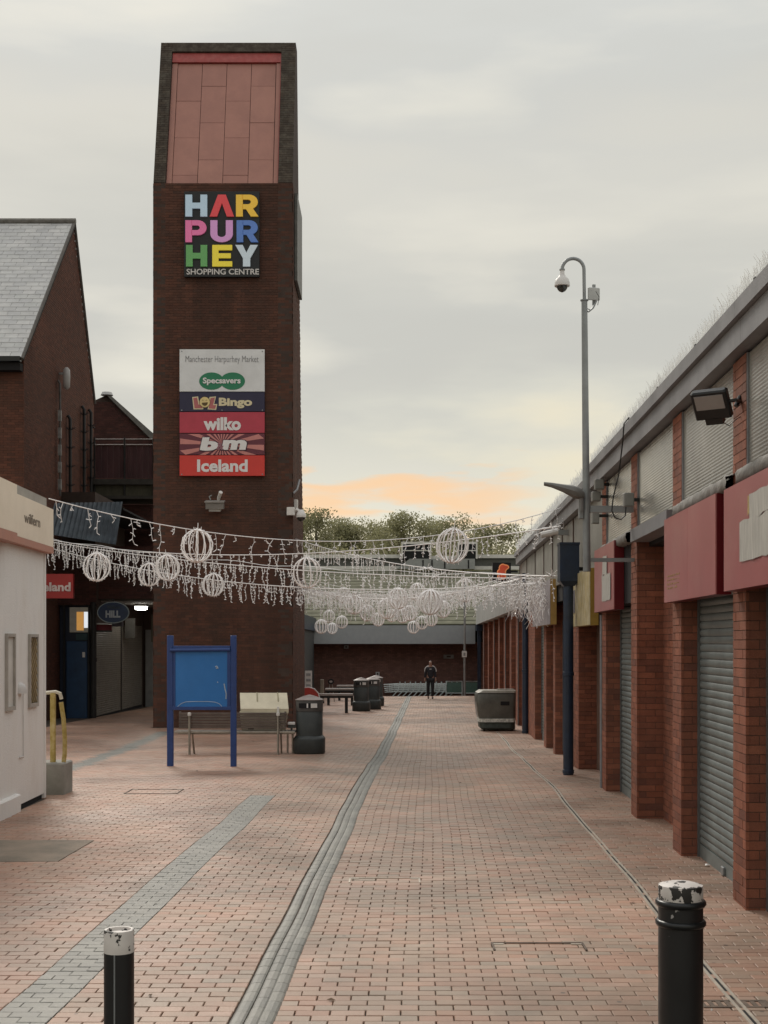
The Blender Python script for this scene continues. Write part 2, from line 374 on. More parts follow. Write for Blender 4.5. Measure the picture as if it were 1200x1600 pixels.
def add_sel(m, lo, hi):
    return np.stack([lo[m], hi[m], YC[m]], 1)
loA = emap(C0+1e-6, FAR); hiF = emap(C0+.2-1e-6, FAR); hiA = emap(C0+.1-1e-6, FAR); loB = emap(C0+.1+1e-6, FAR)
B_ = np.concatenate([add_sel(full, loA, hiF), add_sel(onlyA, loA, hiA), add_sel(onlyB, loB, hiF)])
B_ = B_[B_[:, 1]-B_[:, 0] > .05]
X0 = (B_[:, 0]+B_[:, 1])/2; Yc = B_[:, 2]; Xc = X0+SH*Yc
rs = np.random.RandomState(3); n = len(Xc); wv = B_[:, 1]-B_[:, 0]
tilt = rs.normal(0, .007, (n, 2)); dz = rs.normal(0, .0011, n); lenj = rs.uniform(.0006, .0022, n); shx = rs.normal(0, .0010, n)
HW = wv/2-rs.uniform(.0020, .0042, n); PW, PL = .2, .1
def paver_arrays(sel):
    k = len(sel); x = Xc[sel]; y = Yc[sel]; vs = []
    hw, hl = HW[sel], .05-lenj[sel]; ch = .004
    for (e, zt) in ((0., -.018), (0., -.0035), (ch, 0.)):
        for (sx, sy) in ((-1, -1), (1, -1), (1, 1), (-1, 1)):
            px = x+sx*(hw-e)+shx[sel]; py = y+sy*(hl-e)
            px = px+SH*(py-y)+wob(py, X0[sel])
            pz = G(py, px)+zt+dz[sel]+tilt[sel, 0]*sx*hw*.6+tilt[sel, 1]*sy*hl
            vs.append(np.stack([px, py, pz], -1))
    V = np.stack(vs, 1).reshape(-1, 3); F = [(8, 9, 10, 11)]
    for l in (0, 4):
        for i in range(4): j_ = (i+1) % 4; F.append((l+i, l+j_, l+4+j_, l+4+i))
    F = (np.array(F)[None]+12*np.arange(k)[:, None, None]).reshape(-1, 4)
    return V, F
vis = (np.abs(Xc) < .3*Yc) & (Yc > 7.05)
order = np.argsort(Yc+1e3*(~vis)); near = order[:300]
rest = np.ones(n, bool); rest[near] = False
grey2 = (np.abs((Xc+5.45)+.028*(Yc-21.5)) < .19) & (Yc > 18.5) & (Yc < 34)
rr = np.where(rest & ~grey2)[0]; V, F = paver_arrays(rr)
paving = thing('paving', None, None, (0, 0, 0), kind='structure')
arr_mesh('pavers', V, F, m_pav, paving, 'stuff')
V, F = paver_arrays(np.where(rest & grey2)[0]); arr_mesh('grey_pavers', V, F, m_gry, paving, 'stuff')
pm = MB()
for (e, zt) in ((0., -.018), (0., -.0035), (.004, 0.)):
    for (sx, sy) in ((-1, -1), (1, -1), (1, 1), (-1, 1)):
        pm.v.append((sx*(.097-e), sy*(.0487-e), zt))
pm.f = [(8, 9, 10, 11)]+[(l+i, l+(i+1) % 4, l+4+(i+1) % 4, l+4+i) for l in (0, 4) for i in range(4)]
pme = bpy.data.meshes.new('paver'); pme.from_pydata(pm.v, [], pm.f); pme.materials.append(m_pav1)
for i in near:
    o = bpy.data.objects.new('paver', pme); C.objects.link(o); o.parent = paving
    x = Xc[i]+wob(Yc[i], X0[i])
    o.location = (x, Yc[i], float(G(Yc[i], x))+dz[i]); o.rotation_euler = (tilt[i, 1], -tilt[i, 0]*.6, -SH*.3); o.scale = (HW[i]/.097, 1, 1)
# grey paver band, laid across
bm_ = []
for r in range(int(5.6/.1), int(17.6/.1)):
    for (c0, c1) in (((0, .17), (.17, .34)) if r % 2 else ((0, .085), (.085, .255), (.255, .34))):
        y = r*.1+.05; x0 = -2.465+(c0+c1)/2; x = x0+SH*y+wob(y, -2.27)
        bm_.append((x, y, float(G(y, x)), c1-c0))
gm = MB(); singles = []
gme = bpy.data.meshes.new('grey_paver'); gb = MB()
for (e, zt) in ((0., -.018), (0., -.003), (.004, 0.)):
    for (sx, sy) in ((-1, -1), (1, -1), (1, 1), (-1, 1)): gb.v.append((sx*(.0842-e), sy*(.0490-e), zt))
gb.f = list(pm.f); gme.from_pydata(gb.v, [], gb.f); gme.materials.append(m_gry1)
for (x, y, z, wd_) in bm_:
    o = bpy.data.objects.new('grey_paver', gme); C.objects.link(o); o.parent = paving; o.scale = (wd_/.17, 1, 1)
    o.location = (x, y, z+rnd.gauss(0, .001)); o.rotation_euler = (rnd.gauss(0, .004), rnd.gauss(0, .006), -.03)
# dished drainage channel: three rows of rounded blocks
chan = thing('drainage_channel', None, None, (0, 0, 0), kind='structure')
cb = MB(); cbm = bpy.data.meshes.new('channel_block'); prof = [(-.040, -.03), (-.040, -.009), (-.028, -.003), (0, 0), (.028, -.003), (.040, -.009), (.040, -.03)]
for y in (-.097, .097): cb.v += [(p, y, q) for p, q in prof]
cb.f = [(i, i+1, 8+i, 7+i) for i in range(6)]+[(6, 5, 4, 3, 2, 1, 0), tuple(range(7, 14))]
cbm.from_pydata(cb.v, [], cb.f); cbm.materials.append(m_gry1)
far = MB()
for r in range(int(5.6/.2), int(63/.2)):
    for c in range(3):
        y = r*.2+(.1 if c % 2 else 0); x0 = -1.0+(c-1)*.083; x = x0+SH*y+wob(y, -1); z = float(G(y, x))-(.006 if c == 1 else .001)
        if r*.2 < 23:
            o = bpy.data.objects.new('channel_block', cbm); C.objects.link(o); o.parent = chan
            o.location = (x, y, z); o.rotation_euler = (float(G(y+.1)-G(y-.1))/.2, (.10, 0, -.10)[c]*-1, -SH-float(wob(y+.1, -1)-wob(y-.1, -1))/.2)
        else: far.add([(x+p[0], y+p[1], z+p[2]) for p in cb.v], cb.f)
far.build('channel_blocks', m_gry, chan, kind='stuff')
# slot drain (two thin steel lips) along the shop side
sd = thing('slot_drain', None, None, (0, 0, 0), kind='structure')
yy = np.arange(5.6, 34, .25)
for s in (-.020, .020):
    b = MB(); pts = [(W(1.78+s, y)+float(wob(y, 1.8))*1.3, y, float(G(y, 2))+.006) for y in yy]
    for k in range(len(pts)-1):
        (xa, ya, za), (xb, yb, zb) = pts[k], pts[k+1]; t = .010
        b.add([(xa-t, ya, za), (xa+t, ya, za), (xb+t, yb, zb), (xb-t, yb, zb), (xa-t, ya, za-.02), (xa+t, ya, za-.02), (xb+t, yb, zb-.02), (xb-t, yb, zb-.02)],
              [(0, 1, 2, 3), (0, 4, 5, 1), (3, 2, 6, 7), (1, 5, 6, 2), (0, 3, 7, 4)])
    b.build('drain_lip', mat('drain_steel', (.50, .45, .38), rough=.4, metal=.2, var=.3, vscale=6), sd)
b = MB()
for k in range(len(yy)-1):
    y0, y1 = yy[k], yy[k+1]; xa = W(1.78, y0)+float(wob(y0, 1.8))*1.3; xb = W(1.78, y1)+float(wob(y1, 1.8))*1.3
    b.add([(xa-.015, y0, float(G(y0, 2))+.0015), (xa+.015, y0, float(G(y0, 2))+.0015), (xb+.015, y1, float(G(y1, 2))+.0015), (xb-.015, y1, float(G(y1, 2))+.0015)], [(0, 1, 2, 3)])
b.build('drain_slot', m_dark, sd)
# gully grating over the slot drain
gx = W(1.78, 7.43); gy = 7.43
gr = thing('gully_grating', 'small rusty slotted grating set across the slot drain by the right bollard', 'drain grating', (gx, gy, 0))
m_rust = mat('worn_iron', (.13, .095, .07), rough=.7, var=.4, vscale=12, bump=.4)
b = MB(); b.box(gx-.21, gx+.19, gy-.075, gy-.055, -.01, .006); b.box(gx-.21, gx+.19, gy+.055, gy+.075, -.01, .006)
b.box(gx-.21, gx-.185, gy-.055, gy+.055, -.01, .006); b.box(gx+.165, gx+.19, gy-.055, gy+.055, -.01, .006); b.build('frame', m_rust, gr)
for k in range(7): MB().box(gx-.185+.05*k+.022, gx-.185+.05*k+.05, gy-.055, gy+.055, -.01, .005).build('bar', m_rust, gr)
# cover frames let into the paving
def cover(x0, x1, y0, y1, label, m, infill=False, part=1.):
    t = thing('access_cover', label, 'manhole cover', ((x0+x1)/2, (y0+y1)/2, 0))
    z = lambda y: float(G(y, x0))
    wd = .014
    MB().box(x0, x1, y1-wd, y1, z(y1)-.02, z(y1)+.007).build('frame_edge', m, t)
    MB().box(x0, x0+wd, y1-(y1-y0)*part, y1-wd, z(y0)-.02, z(y0)+.007).build('frame_edge', m, t)
    MB().box(x1-wd, x1, y1-(y1-y0)*part, y1-wd, z(y0)-.02, z(y0)+.007).build('frame_edge', m, t)
    if part >= 1: MB().box(x0, x1, y0, y0+wd, z(y0)-.02, z(y0)+.007).build('frame_edge', m, t)
    for xx in (x0, x1-.1): MB().box(xx+wd, xx+.1-wd, y1-.05, y1-.03, z(y1)-.02, z(y1)+.006).build('lifting_key', mat('bright_steel', (.55, .5, .43), rough=.4, metal=.4), t)
cover(.745, 1.385, 8.55, 8.93, 'dark steel cover frame let into the paving left of the right bollard', m_rust, part=.6)
cover(-.31, .32, 11.0, 11.42, 'pale steel cover frame in the paving beside the drainage channel', mat('pale_steel', (.50, .45, .38), rough=.5, metal=.3), part=.5)
cover(-3.6, -2.86, 17.7, 18.3, 'thin dark cover frame in the paving left of the grey paver band', m_rust)
sb = MB(); gx_ = np.linspace(-4.75, -3.05, 8); gy_ = np.linspace(12.303, 13.597, 8)
sx_ = lambda x, y: x+3.05-3.572+SH*y+float(wob(y, -3.5))
vs = [(sx_(x, y), y, float(G(y, sx_(x, y)))+.001) for y in gy_ for x in gx_]; vs += [(sx_(x, y), y, float(G(y, x))-.05) for y in gy_ for x in gx_]
fs = [(r_*8+c, r_*8+c+1, r_*8+9+c, r_*8+8+c) for r_ in range(7) for c in range(7)]
ed = [(c, c+1) for c in range(7)]+[(7+8*r_, 15+8*r_) for r_ in range(7)]+[(63-c, 62-c) for c in range(7)]+[(56-8*r_, 48-8*r_) for r_ in range(7)]
sb.add(vs, fs+[(a, a+64, b_+64, b_) for a, b_ in ed])
tag(sb.build('concrete_slab', mat('slab_concrete', (.245, .205, .16), rough=.8, var=.25, vscale=2, bump=.5, bscale=60, dirt=(.33, .25, .19), dirt_amt=.7, dirt_scale=2)), 'worn grey brown concrete slab patched into the paving before the white kiosk', 'concrete slab')
# ================================================================ RIGHT PARADE
def WX(x, y, z): return (x+SH*y, y, z)
par = thing('shop_parade', 'long low red brick shop parade with ribbed upper panels along the right side', 'shop building', (W(4, 12), 12, 0))
SD = (SH, 1.0); SN = (-1.0, 0)
core = MB(); core.box(2.96, 9, 4.0, 35.4, -.6, 4.3, WX)
for (a, b_) in ((7.4, 7.85), (10.02, 10.45), (12.6, 13.05), (15.3, 15.75), (18.0, 18.4)): core.box(2.478, 2.97, a+.008, b_-.008, -.15, 4.36, WX)
core.box(2.79, 2.97, 13.05, 15.3, -.1, 3.3, WX)
core.box(2.85, 2.97, 19.0, 21.9, -.3, 3.3, WX)
core.box(2.545, 2.97, 21.908, 24.3, -.4, 4.26, WX); core.box(2.545, 2.97, 28.0, 28.6, -.5, 4.2, WX); core.box(2.545, 2.97, 31.0, 35.4, -.5, 4.2, WX)
core.box(2.545, 2.97, 26.0, 26.4, -.5, 4.2, WX)
core.build('wall', m_mort, par)
BR = []
def street(x0, ya, yb, z0, z1, **k): BR.extend(bricks((W(x0, ya), ya, 0), SD, SN, yb-ya, z0, z1, **k))
def facing(x0, x1, y, z0, z1, **k): BR.extend(bricks((W(x0, y), y, 0), (1.0, 0), (0, -1.0), x1-x0, z0, z1, **k))
for i, (a, b_) in enumerate(((7.4, 7.85), (10.02, 10.45), (12.6, 13.05), (15.3, 15.75), (18.0, 18.4))):
    street(2.478, a, b_, -.05, 4.37); facing(2.472, 2.96, a+.008, -.05, 3.4 if i else 3.4, start=1)
street(2.79, 13.05, 15.3, -.05, 3.25); street(2.96, 18.4, 21.9, -.2, 3.3); 
facing(2.54, 2.96, 21.9, -.2, 3.3); street(2.545, 21.9, 24.3, -.2, 3.3); facing(2.54, 2.96, 28.0, -.35, 3.3); street(2.545, 28, 28.6, -.35, 3.3)
facing(2.54, 2.96, 31.0, -.35, 3.3); street(2.545, 31, 35.4, -.35, 3.3); street(2.545, 26.0, 26.4, -.35, 3.3)
facing(2.54, 2.96, 26.0, -.35, 3.3); facing(2.54, 2.96, 24.3, -.35, 3.3)
BR.sort(key=lambda q: (q[1]+(100 if (abs(q[0]) > .3*q[1] or q[1] < 8 or (q[2] > 2.5 and q[2] < 3.4)) else 0)))
brick_objects(BR[:300], par); bricks_mesh('brickwork', BR[300:], m_rb, par)
# shutters
slat = MB(); pr = [(0, 0), (-.006, .008), (-.0125, .022), (-.0135, .036), (-.0115, .052), (-.004, .064), (0, .069)]
def shutter(x0, ya, yb, z1, name='shutter', mm=None):
    mm = mm or m_shut
    fr = MB(); fr.box(x0+.02, x0+.06, ya+.04, yb-.04, -.4, z1, WX); sh = fr.build(name, m_dark, par)
    me = bpy.data.meshes.new('slat'); L = yb-ya-.09; vs = []
    for y in (0, L):
        for (p, q) in pr: vs.append((p+SH*y, y, q))
    me.from_pydata(vs, [], [(i, i+1, 8+i, 7+i) for i in range(6)]); me.materials.append(mm); me.polygons.foreach_set('use_smooth', [True]*6)
    off = wl(sh); z = float(G((ya+yb)/2))+.13; k = 0
    while z < z1-.05:
        o = bpy.data.objects.new('slat', me); C.objects.link(o); o.parent = sh
        o.location = (W(x0, ya+.045)-off[0]+rnd.uniform(-.001, .001), ya+.045-off[1], z-off[2]); z += .0725; k += 1
    MB().box(x0-.012, x0+.02, ya+.045, yb-.045, float(G((ya+yb)/2))-.03, float(G((ya+yb)/2))+.125, WX).build('bottom_rail', mm, sh)
    MB().bbox(x0-.035, x0-.013, (ya+yb)/2-.05, (ya+yb)/2+.05, float(G(ya))+.02, float(G(ya))+.09, .005, WX).build('floor_lock', m_steel, sh)
    for (q, r_) in ((ya, ya+.045), (yb-.045, yb)): MB().box(x0-.03, x0+.035, q+.002, r_, -.1, z1, WX).build('guide_rail', mat('guide_grey', (.12, .125, .125), rough=.5), sh)
    return sh
shutter(2.66, 7.85, 10.02, 2.62); shutter(2.66, 10.45, 12.6, 2.62); shutter(2.70, 15.75, 18.0, 2.62)
shutter(2.72, 24.3, 26.0, 2.55); shutter(2.72, 28.6, 31.0, 2.5); shutter(2.72, 26.4, 28.0, 2.5)
# lintels and wall behind signs, ledges, ribbed upper panels
lm = MB()
for (a, b_) in ((7.85, 10.02), (10.45, 12.6), (15.75, 18.0)): lm.box(2.505, 2.96, a, b_, 2.60, 4.36, WX)
lm.box(2.62, 2.96, 13.05, 15.3, 3.25, 4.36, WX); lm.box(2.505, 2.96, 18.4, 21.9, 3.0, 4.36, WX); lm.box(2.52, 2.96, 24.3, 35.4, 2.9, 4.2, WX); lm.box(2.505, 2.96, 4, 7.4, 2.6, 4.36, WX)
lm.build('lintel', m_dark, par)
def ribbed(a, b_, z0, z1, x0=2.495, amp=.0014, pitch=.030, mm=None):
    nst = int((z1-z0)/(pitch/4)); me = MB(); vs = []
    for y in (a, b_):
        for k in range(nst+1):
            z = z0+k*pitch/4; vs.append((W(x0+amp*math.sin(2*math.pi*k/4), y), y, z))
    m1 = nst+1; me.add(vs, [(k, k+1, m1+k+1, m1+k) for k in range(nst)])
    o = me.build('ribbed_panel', mm or m_grille, par, smooth=True)
    for yy_ in (a, b_-.022): MB().box(2.478, 2.50, yy_, yy_+.022, z0, z1, WX).build('panel_trim', m_fascia, o)
    return o
for (a, b_) in ((4.6, 7.4), (7.85, 10.02), (10.45, 12.6), (13.05, 15.3), (15.75, 18.0)): ribbed(a, b_, 3.46, 4.37)
m_panel = mat('flat_panel', (.27, .265, .24), rough=.5, var=.35, vscale=1.2, dirt=(.15, .145, .12), dirt_amt=.8, dirt_scale=1.4)
pbs = [18.4, 20.3, 22.15, 24.0, 25.9, 27.9, 30.2, 32.8, 35.4]
for a, b_ in zip(pbs[:-1], pbs[1:]):
    MB().box(2.485, 2.52, a+.04, b_-.04, 3.22, 4.24 if a > 18.9 else 4.37, WX).build('upper_panel', m_panel, par)
    MB().box(2.47, 2.51, b_-.04, b_+.04, 3.22, 4.24, WX).build('panel_joint', mat('joint_brown', (.07, .04, .03)), par)
for (a, b_) in ((4.6, 7.4), (7.85, 10.02), (10.45, 12.6), (15.75, 18.0)):
    g = MB(); ny_ = 34; pr2 = [(2.50, 3.475), (2.43, 3.462), (2.405, 3.44), (2.398, 3.40), (2.402, 3.355), (2.425, 3.335), (2.50, 3.33)]
    vs = []
    for k in range(ny_+1):
        y = a-.06+(b_-a+.12)*k/ny_
        for (p, q) in pr2: vs.append((W(p+rnd.uniform(-.012, .008), y), y, q+rnd.uniform(-.010, .010)))
    g.add(vs, [(k*7+i, k*7+i+1, (k+1)*7+i+1, (k+1)*7+i) for k in range(ny_) for i in range(6)])
    g.build('ledge', m_lead, par, smooth=True)
MB().box(2.40, 2.62, 13.0, 15.34, 3.30, 3.45, WX).build('ledge', m_fascia, par)
# fascia
def fas(x0, x1, a, b_, z0, z1, nm='fascia', step=2.9):
    y = a
    while y < b_-.01:
        e = min(y+step, b_); MB().box(x0, x1, y+.002, e-.002, z0, z1, WX).build(nm, m_fascia, par); y = e
fas(2.376, 2.98, 4.0, 19.1, 4.39, 4.585); fas(2.332, 3.05, 4.0, 19.1, 4.59, 4.715, 'gutter')
fas(2.376, 2.98, 19.104, 35.5, 4.26, 4.46); fas(2.332, 3.05, 19.104, 35.5, 4.464, 4.58, 'gutter')
MB().box(3.0, 9.1, 4.0, 35.5, 4.5, 4.56, WX).build('roof', m_slate, par)
# anti climb spikes along the roof edge
def spikes(a, b_, z, dens, hgt=.26, rad=.0022):
    b = MB(); y = a
    while y < b_:
        for k in range(3):
            x = 2.40+.05*k+rnd.uniform(-.012, .012); dx = rnd.gauss(0, .035); dy = rnd.gauss(0, .045); h = hgt*rnd.uniform(.86, 1.0)
            b.tube([(W(x, y), y, z), (W(x, y)+dx*.4, y+dy*.6, z+h*.55), (W(x, y)+dx, y+dy+rnd.gauss(0, .015), z+h)], rad, 3, False)
        y += dens*rnd.uniform(.6, 1.4)
    return b
spikes(4.5, 19.1, 4.715, .009, .17, .0014).build('roof_spikes', m_spike, par, kind='stuff')
spikes(19.1, 35.5, 4.58, .024, .25, .003).build('roof_spikes', m_spike, par, kind='stuff')
b = MB()
for y in (9.3, 11.4, 13.3, 15.2, 17.4): b.box(2.36, 2.40, y, y+.05, 4.715, 4.76, WX)
b.build('spike_clips', m_black, par)
# arcade end of the parade (beyond Y 35.5): canopy and brick piers
arc = thing('arcade_building', 'far arcade of red brick piers under a pale canopy, beyond the wheeled tub', 'shop building', (W(4, 50), 50, -.4))
MB().box(2.36, 5.2, 35.56, 66, 3.02, 3.95, WX).build('canopy', mat('canopy_grey', (.36, .36, .35), rough=.6, var=.2, dirt=(.2, .2, .19), dirt_amt=.5), arc)
MB().box(3.1, 9, 35.6, 66, -1.2, 3.0, WX).build('wall', m_mort, arc)
ab = []
for k, y in enumerate((37.0, 40.0, 43.2, 46.8, 50.8, 55.4, 60.6)):
    MB().box(2.55, 3.12, y+.01, y+.89, -.9, 3.01, WX).build('pier', m_mort, arc)
    ab += bricks((W(2.545, y), y, 0), SD, SN, .9, -.75, 3.0); ab += bricks((W(2.54, y), y, 0), (1., 0), (0, -1.), .58, -.75, 3.0)
    if k % 2 == 0: MB().box(2.53, 2.556, y-.03, y+.0, -.9, 3.0, WX).build('edge_strip', m_fascia, arc)
ab += bricks((W(3.09, 35.6), 35.6, 0), SD, SN, 30, -.75, 3.0)
bricks_mesh('brickwork', ab, m_rb, arc)
for y in (37.6, 39.0): MB().box(2.62, 2.80, y, y+.7, 2.99, 3.015, WX).build('soffit_light', mat('lit_white', (.8, .8, .8), emit=(1, .95, .85, 1.6)), arc)
MB().box(2.40, 2.56, 64.5, 64.9, -1, 3.0, WX).build('end_post', m_navy, arc)
MB().box(2.32, 2.64, 64.3, 65.1, 2.7, 3.0, WX).build('post_head', m_navy, arc)
# blue rainwater pipes with hopper
def downpipe(px, Y, base_dz, ztop, hop, label):
    X, _, _ = P(px, 0, Y); g = float(G(Y))
    t = thing('downpipe', label, 'rainwater pipe', (X, Y, g), 'blue rainwater pipes along the parade')
    b = MB(); b.lathe([(.083, -.02), (.083, ztop-g)], (X, Y, g), 18); smooth_auto(b.build('pipe', m_navy, t))
    for z in (.02, 1.6): smooth_auto(MB().lathe([(.083, 0), (.094, .005), (.094, .06), (.083, .065)], (X, Y, g+z), 18).build('collar', m_navy, t))
    if hop:
        z = ztop; b = MB(); vs = []
        for (h, s) in ((-.05, .085), (.03, .155), (.60, .155), (.62, .165), (.65, .165)):
            vs += [(X-s, Y-s, z+h), (X+s, Y-s, z+h), (X+s, Y+s, z+h), (X-s, Y+s, z+h)]
        b.add(vs, [(3, 2, 1, 0), (16, 17, 18, 19)]+[(l*4+i, l*4+(i+1) % 4, l*4+4+(i+1) % 4, l*4+4+i) for l in range(4) for i in range(4)])
        b.build('hopper', m_navy, t)
        MB().box(X+.1, X+.5, Y-.03, Y+.03, z+.2, z+.26).build('bracket', m_black, t)
    return t
downpipe(888, 20.7, 0, 3.06, True, 'nearer dark blue round pipe with a square hopper box on top')
downpipe(821, 33.2, 0, 3.9, False, 'farther thin dark blue pipe standing just right of the wheeled grey tub')
# shop signs -----------------------------------------------------
def sgn(name, label, ya, yb, z0, z1, mface, mend, x0=2.38, x1=2.50):
    t = thing(name, label, 'shop sign', (W(x0, ya), ya, z0))
    MB().box(x0, x1, ya, yb, z0, z1, WX).build('sign_box', mend, t)
    nP = max(1, round((yb-ya)/1.4))
    for k in range(nP):
        a = ya+(yb-ya)*k/nP; e = ya+(yb-ya)*(k+1)/nP
        MB().box(x0-.012, x0-.001, a+.002, e-.002, z0+.002, z1-.002, WX).build('face_panel', mface, t)
    return t
m_maroon = mat('faded_maroon', (.36, .115, .115), rough=.32, var=.12, vscale=1.4, spec=.6, dirt=(.40, .20, .18), dirt_amt=.5, dirt_scale=1.2)
m_maroon_end = mat('maroon_end', (.12, .006, .010), rough=.4, var=.1)
m_torn = mat('torn_vinyl', (.50, .49, .45), rough=.35, var=.35, vscale=8, spec=.6, stretch=(1, 9, .6))
m_gold = mat('old_gold', (.45, .33, .14), rough=.5, var=.4, vscale=20)
s1 = sgn('shop_sign', 'nearest faded maroon fascia sign with torn silver film, at the right edge', 6.9, 10.32, 2.51, 3.33, m_maroon, m_maroon_end)
def patch(t, ya, yb, z0, z1, m, nm='torn_film', x0=2.366, n=9, th=.004):
    b = MB(); vs = []
    for k in range(n+1):
        y = ya+(yb-ya)*k/n
        for z in (z0+rnd.uniform(-.012, .012), z1+rnd.uniform(-.010, .010)):
            vs.append((W(x0-rnd.uniform(0.002, .010), y), y, z))
    b.add(vs, [(2*k, 2*k+1, 2*k+3, 2*k+2) for k in range(n)]); b.build(nm, m, t)
patch(s1, 8.6, 9.75, 2.72, 3.02, m_torn); patch(s1, 8.6, 9.46, 3.02, 3.20, m_torn); patch(s1, 9.46, 9.52, 3.05, 3.19, m_gold, 'gold_edge', n=2)
s2 = sgn('shop_sign', 'middle plain maroon fascia sign with small gold letter remains, over a grey shutter', 10.62, 12.95, 2.50, 3.34, m_maroon, m_maroon_end)
b = MB()
for r in range(4):
    for c in range(15):
        if rnd.random() < .75:
            y = 12.15+.042*c+rnd.uniform(-.01, .01); z = 2.63+.04*r; b.box(2.364, 2.367, y, y+rnd.uniform(.008, .03), z, z+rnd.uniform(.006, .02), WX)
b.build('letter_remains', m_gold, s2, kind='stuff')
s3 = sgn('shop_sign', 'small maroon fascia sign with a pale bottle shaped patch, over the narrow farther shutter', 16.5, 18.45, 2.53, 3.42, m_maroon, m_maroon_end)
patch(s3, 16.75, 17.6, 2.66, 3.02, m_torn, n=5); patch(s3, 17.1, 17.55, 3.02, 3.27, m_torn, n=3)
m_yel = mat('blotched_yellow', (.46, .37, .17), rough=.45, var=.4, vscale=7, dirt=(.60, .57, .48), dirt_amt=1, dirt_scale=9, stretch=(1, 1, .6))
s4 = sgn('shop_sign', 'blotched yellow and cream fascia sign behind the nearer blue rainwater pipe', 19.0, 21.95, 2.36, 3.21, m_yel, mat('mustard_end', (.36, .23, .045), rough=.5))
patch(s4, 20.9, 21.6, 2.58, 2.95, mat('grey_purple_patch', (.20, .19, .22), rough=.5, var=.4, vscale=9), n=4)
s5 = sgn('shop_sign', 'peeling lilac grey fascia sign with an ochre end, between the two blue rainwater pipes', 25.3, 29.6, 2.46, 3.36, mat('peeling_grey', (.36, .33, .34), rough=.6, var=.5, vscale=4, dirt=(.16, .15, .17), dirt_amt=.8, dirt_scale=3, stretch=(1, 1.5, .4)), mat('ochre_end', (.42, .26, .08), rough=.5))
t = thing('projecting_sign', 'small dark blue blade sign with a white edge beside the middle maroon sign', 'sign', (W(2.4, 13.3), 13.3, 2.8))
MB().box(2.46, 2.77, 13.25, 13.29, 2.78, 3.24, WX).build('board', mat('sign_navy', (.02, .035, .09), rough=.4), t); MB().box(2.445, 2.46, 13.245, 13.295, 2.79, 3.24, WX).build('edge_trim', m_wht, t)
MB().box(2.77, 2.80, 13.24, 13.30, 2.9, 3.1, WX).build('bracket', m_black, t)
MB().box(2.772, 2.783, 13.42, 13.50, 1.76, 2.04, WX).build('wall_plate', m_wht, par)
t = thing('shop_window_sign', 'dark projecting box sign with an orange outlined red figure near the far roof end', 'sign', (3.3, 36.6, 3.9))
MB().box(3.10, 3.62, 36.5, 36.66, 3.85, 4.38).build('box', m_dark, t)
MB().box(3.62, 3.82, 36.55, 36.61, 4.1, 4.16).build('bracket', m_black, t)
def ellipse(cx, cy, rx, ry, n=18, a0=0): return [(cx+rx*math.cos(2*math.pi*k/n), cy+ry*math.sin(2*math.pi*k/n)) for k in range(n)]
for nm, g_, mm, dd in (('outline', .03, mat('neon_orange', (.8, .3, .12), emit=(1, .35, .12, .10)), .006), ('figure', 0, mat('neon_red', (.62, .09, .04), emit=(.9, .1, .03, .04)), .012)):
    b = MB()
    for q, (cx, cy, rx, ry) in enumerate(((.29, .37, .09, .10), (.35, .40, .09, .05), (.25, .26, .10, .08), (.20, .13, .045, .07), (.30, .13, .05, .06))):
        b.prism(ellipse(cx, cy, rx+g_, ry+g_), (3.10, 36.5, 3.85), (1, 0, 0), (0, 0, 1), (0, -1, 0), dd+.0006*q)
    b.build(nm, mm, t)
# flood light on the near pier
t = thing('flood_light', 'black square LED flood light on a bracket fixed high on the near brick pier', 'flood light', (2.86, 10.2, 4.0))
def R3(c, yaw, pitch):
    cy, sy, cp, sp = math.cos(yaw), math.sin(yaw), math.cos(pitch), math.sin(pitch)
    def f(x, y, z):
        y2, z2 = y*cp-z*sp, y*sp+z*cp
        return (c[0]+x*cy-y2*sy, c[1]+x*sy+y2*cy, c[2]+z2)
    return f
f = R3((2.585, 10.1, 3.985), math.radians(-34), math.radians(38))
MB().bbox(-.145, .145, -.035, .035, -.12, .12, .012, f).build('housing', m_black, t)
b = MB(); b.box(-.115, .115, -.042, -.036, -.03, .09, f); b.build('lens', mat('lamp_lens', (.30, .28, .27), rough=.25, var=.1), t)
for k in range(7): MB().box(-.12+.035*k, -.105+.035*k, .03, .055, -.09, .09, f).build('cooling_fin', m_black, t)
MB().box(-.07, .07, -.035, .03, -.17, -.112, f).build('driver_box', m_black, t)
b = MB(); b.tube([f(.14, .01, 0), f(.19, .02, 0), (2.84, 10.2, 4.02)], .014, 6); b.tube([(2.80, 10.18, 3.98), (2.84, 10.2, 4.06)], .020, 8); b.build('bracket', m_black, t)
b = MB(); b.tube([f(.05, 0, -.17), f(.09, .02, -.22), f(.15, .04, -.18), (2.84, 10.2, 3.9)], .004, 5); b.build('cable', m_black, t)
# camera pole
PY = 15.5
px, _, pz0 = P(917, 893, PY); _, _, pz1 = P(908, 470, PY)
cp = thing('camera_pole', 'tall slim grey pole with a gooseneck top standing off the parade wall', 'camera pole', (px, PY, pz0))
smooth_auto(MB().tube([(px, PY, pz0), (px-.03, PY, pz1-.0)], [.047, .036], 14).build('pole', m_steel, cp))
gx0 = px-.03; rr_ = .132; b = MB(); pts = [(gx0, PY, pz1), (gx0-.005, PY, pz1+.38)]
for k in range(1, 13):
    a = math.pi*k/12; pts.append((gx0-.005-rr_*(1-math.cos(a)), PY, pz1+.38+rr_*math.sin(a)))
smooth_auto(b.tube(pts, .021, 12).build('gooseneck', m_steel, cp))
MB().lathe([(.05, 0), (.05, .012)], (gx0, PY, pz1), 12).build('flange', m_steel, cp)
ax, _, az_ = P(985, 795, PY)
MB().box(px+.04, W(2.46, PY), PY-.03, PY+.03, az_-.045, az_+.035).build('bracket_arm', m_steel, cp)
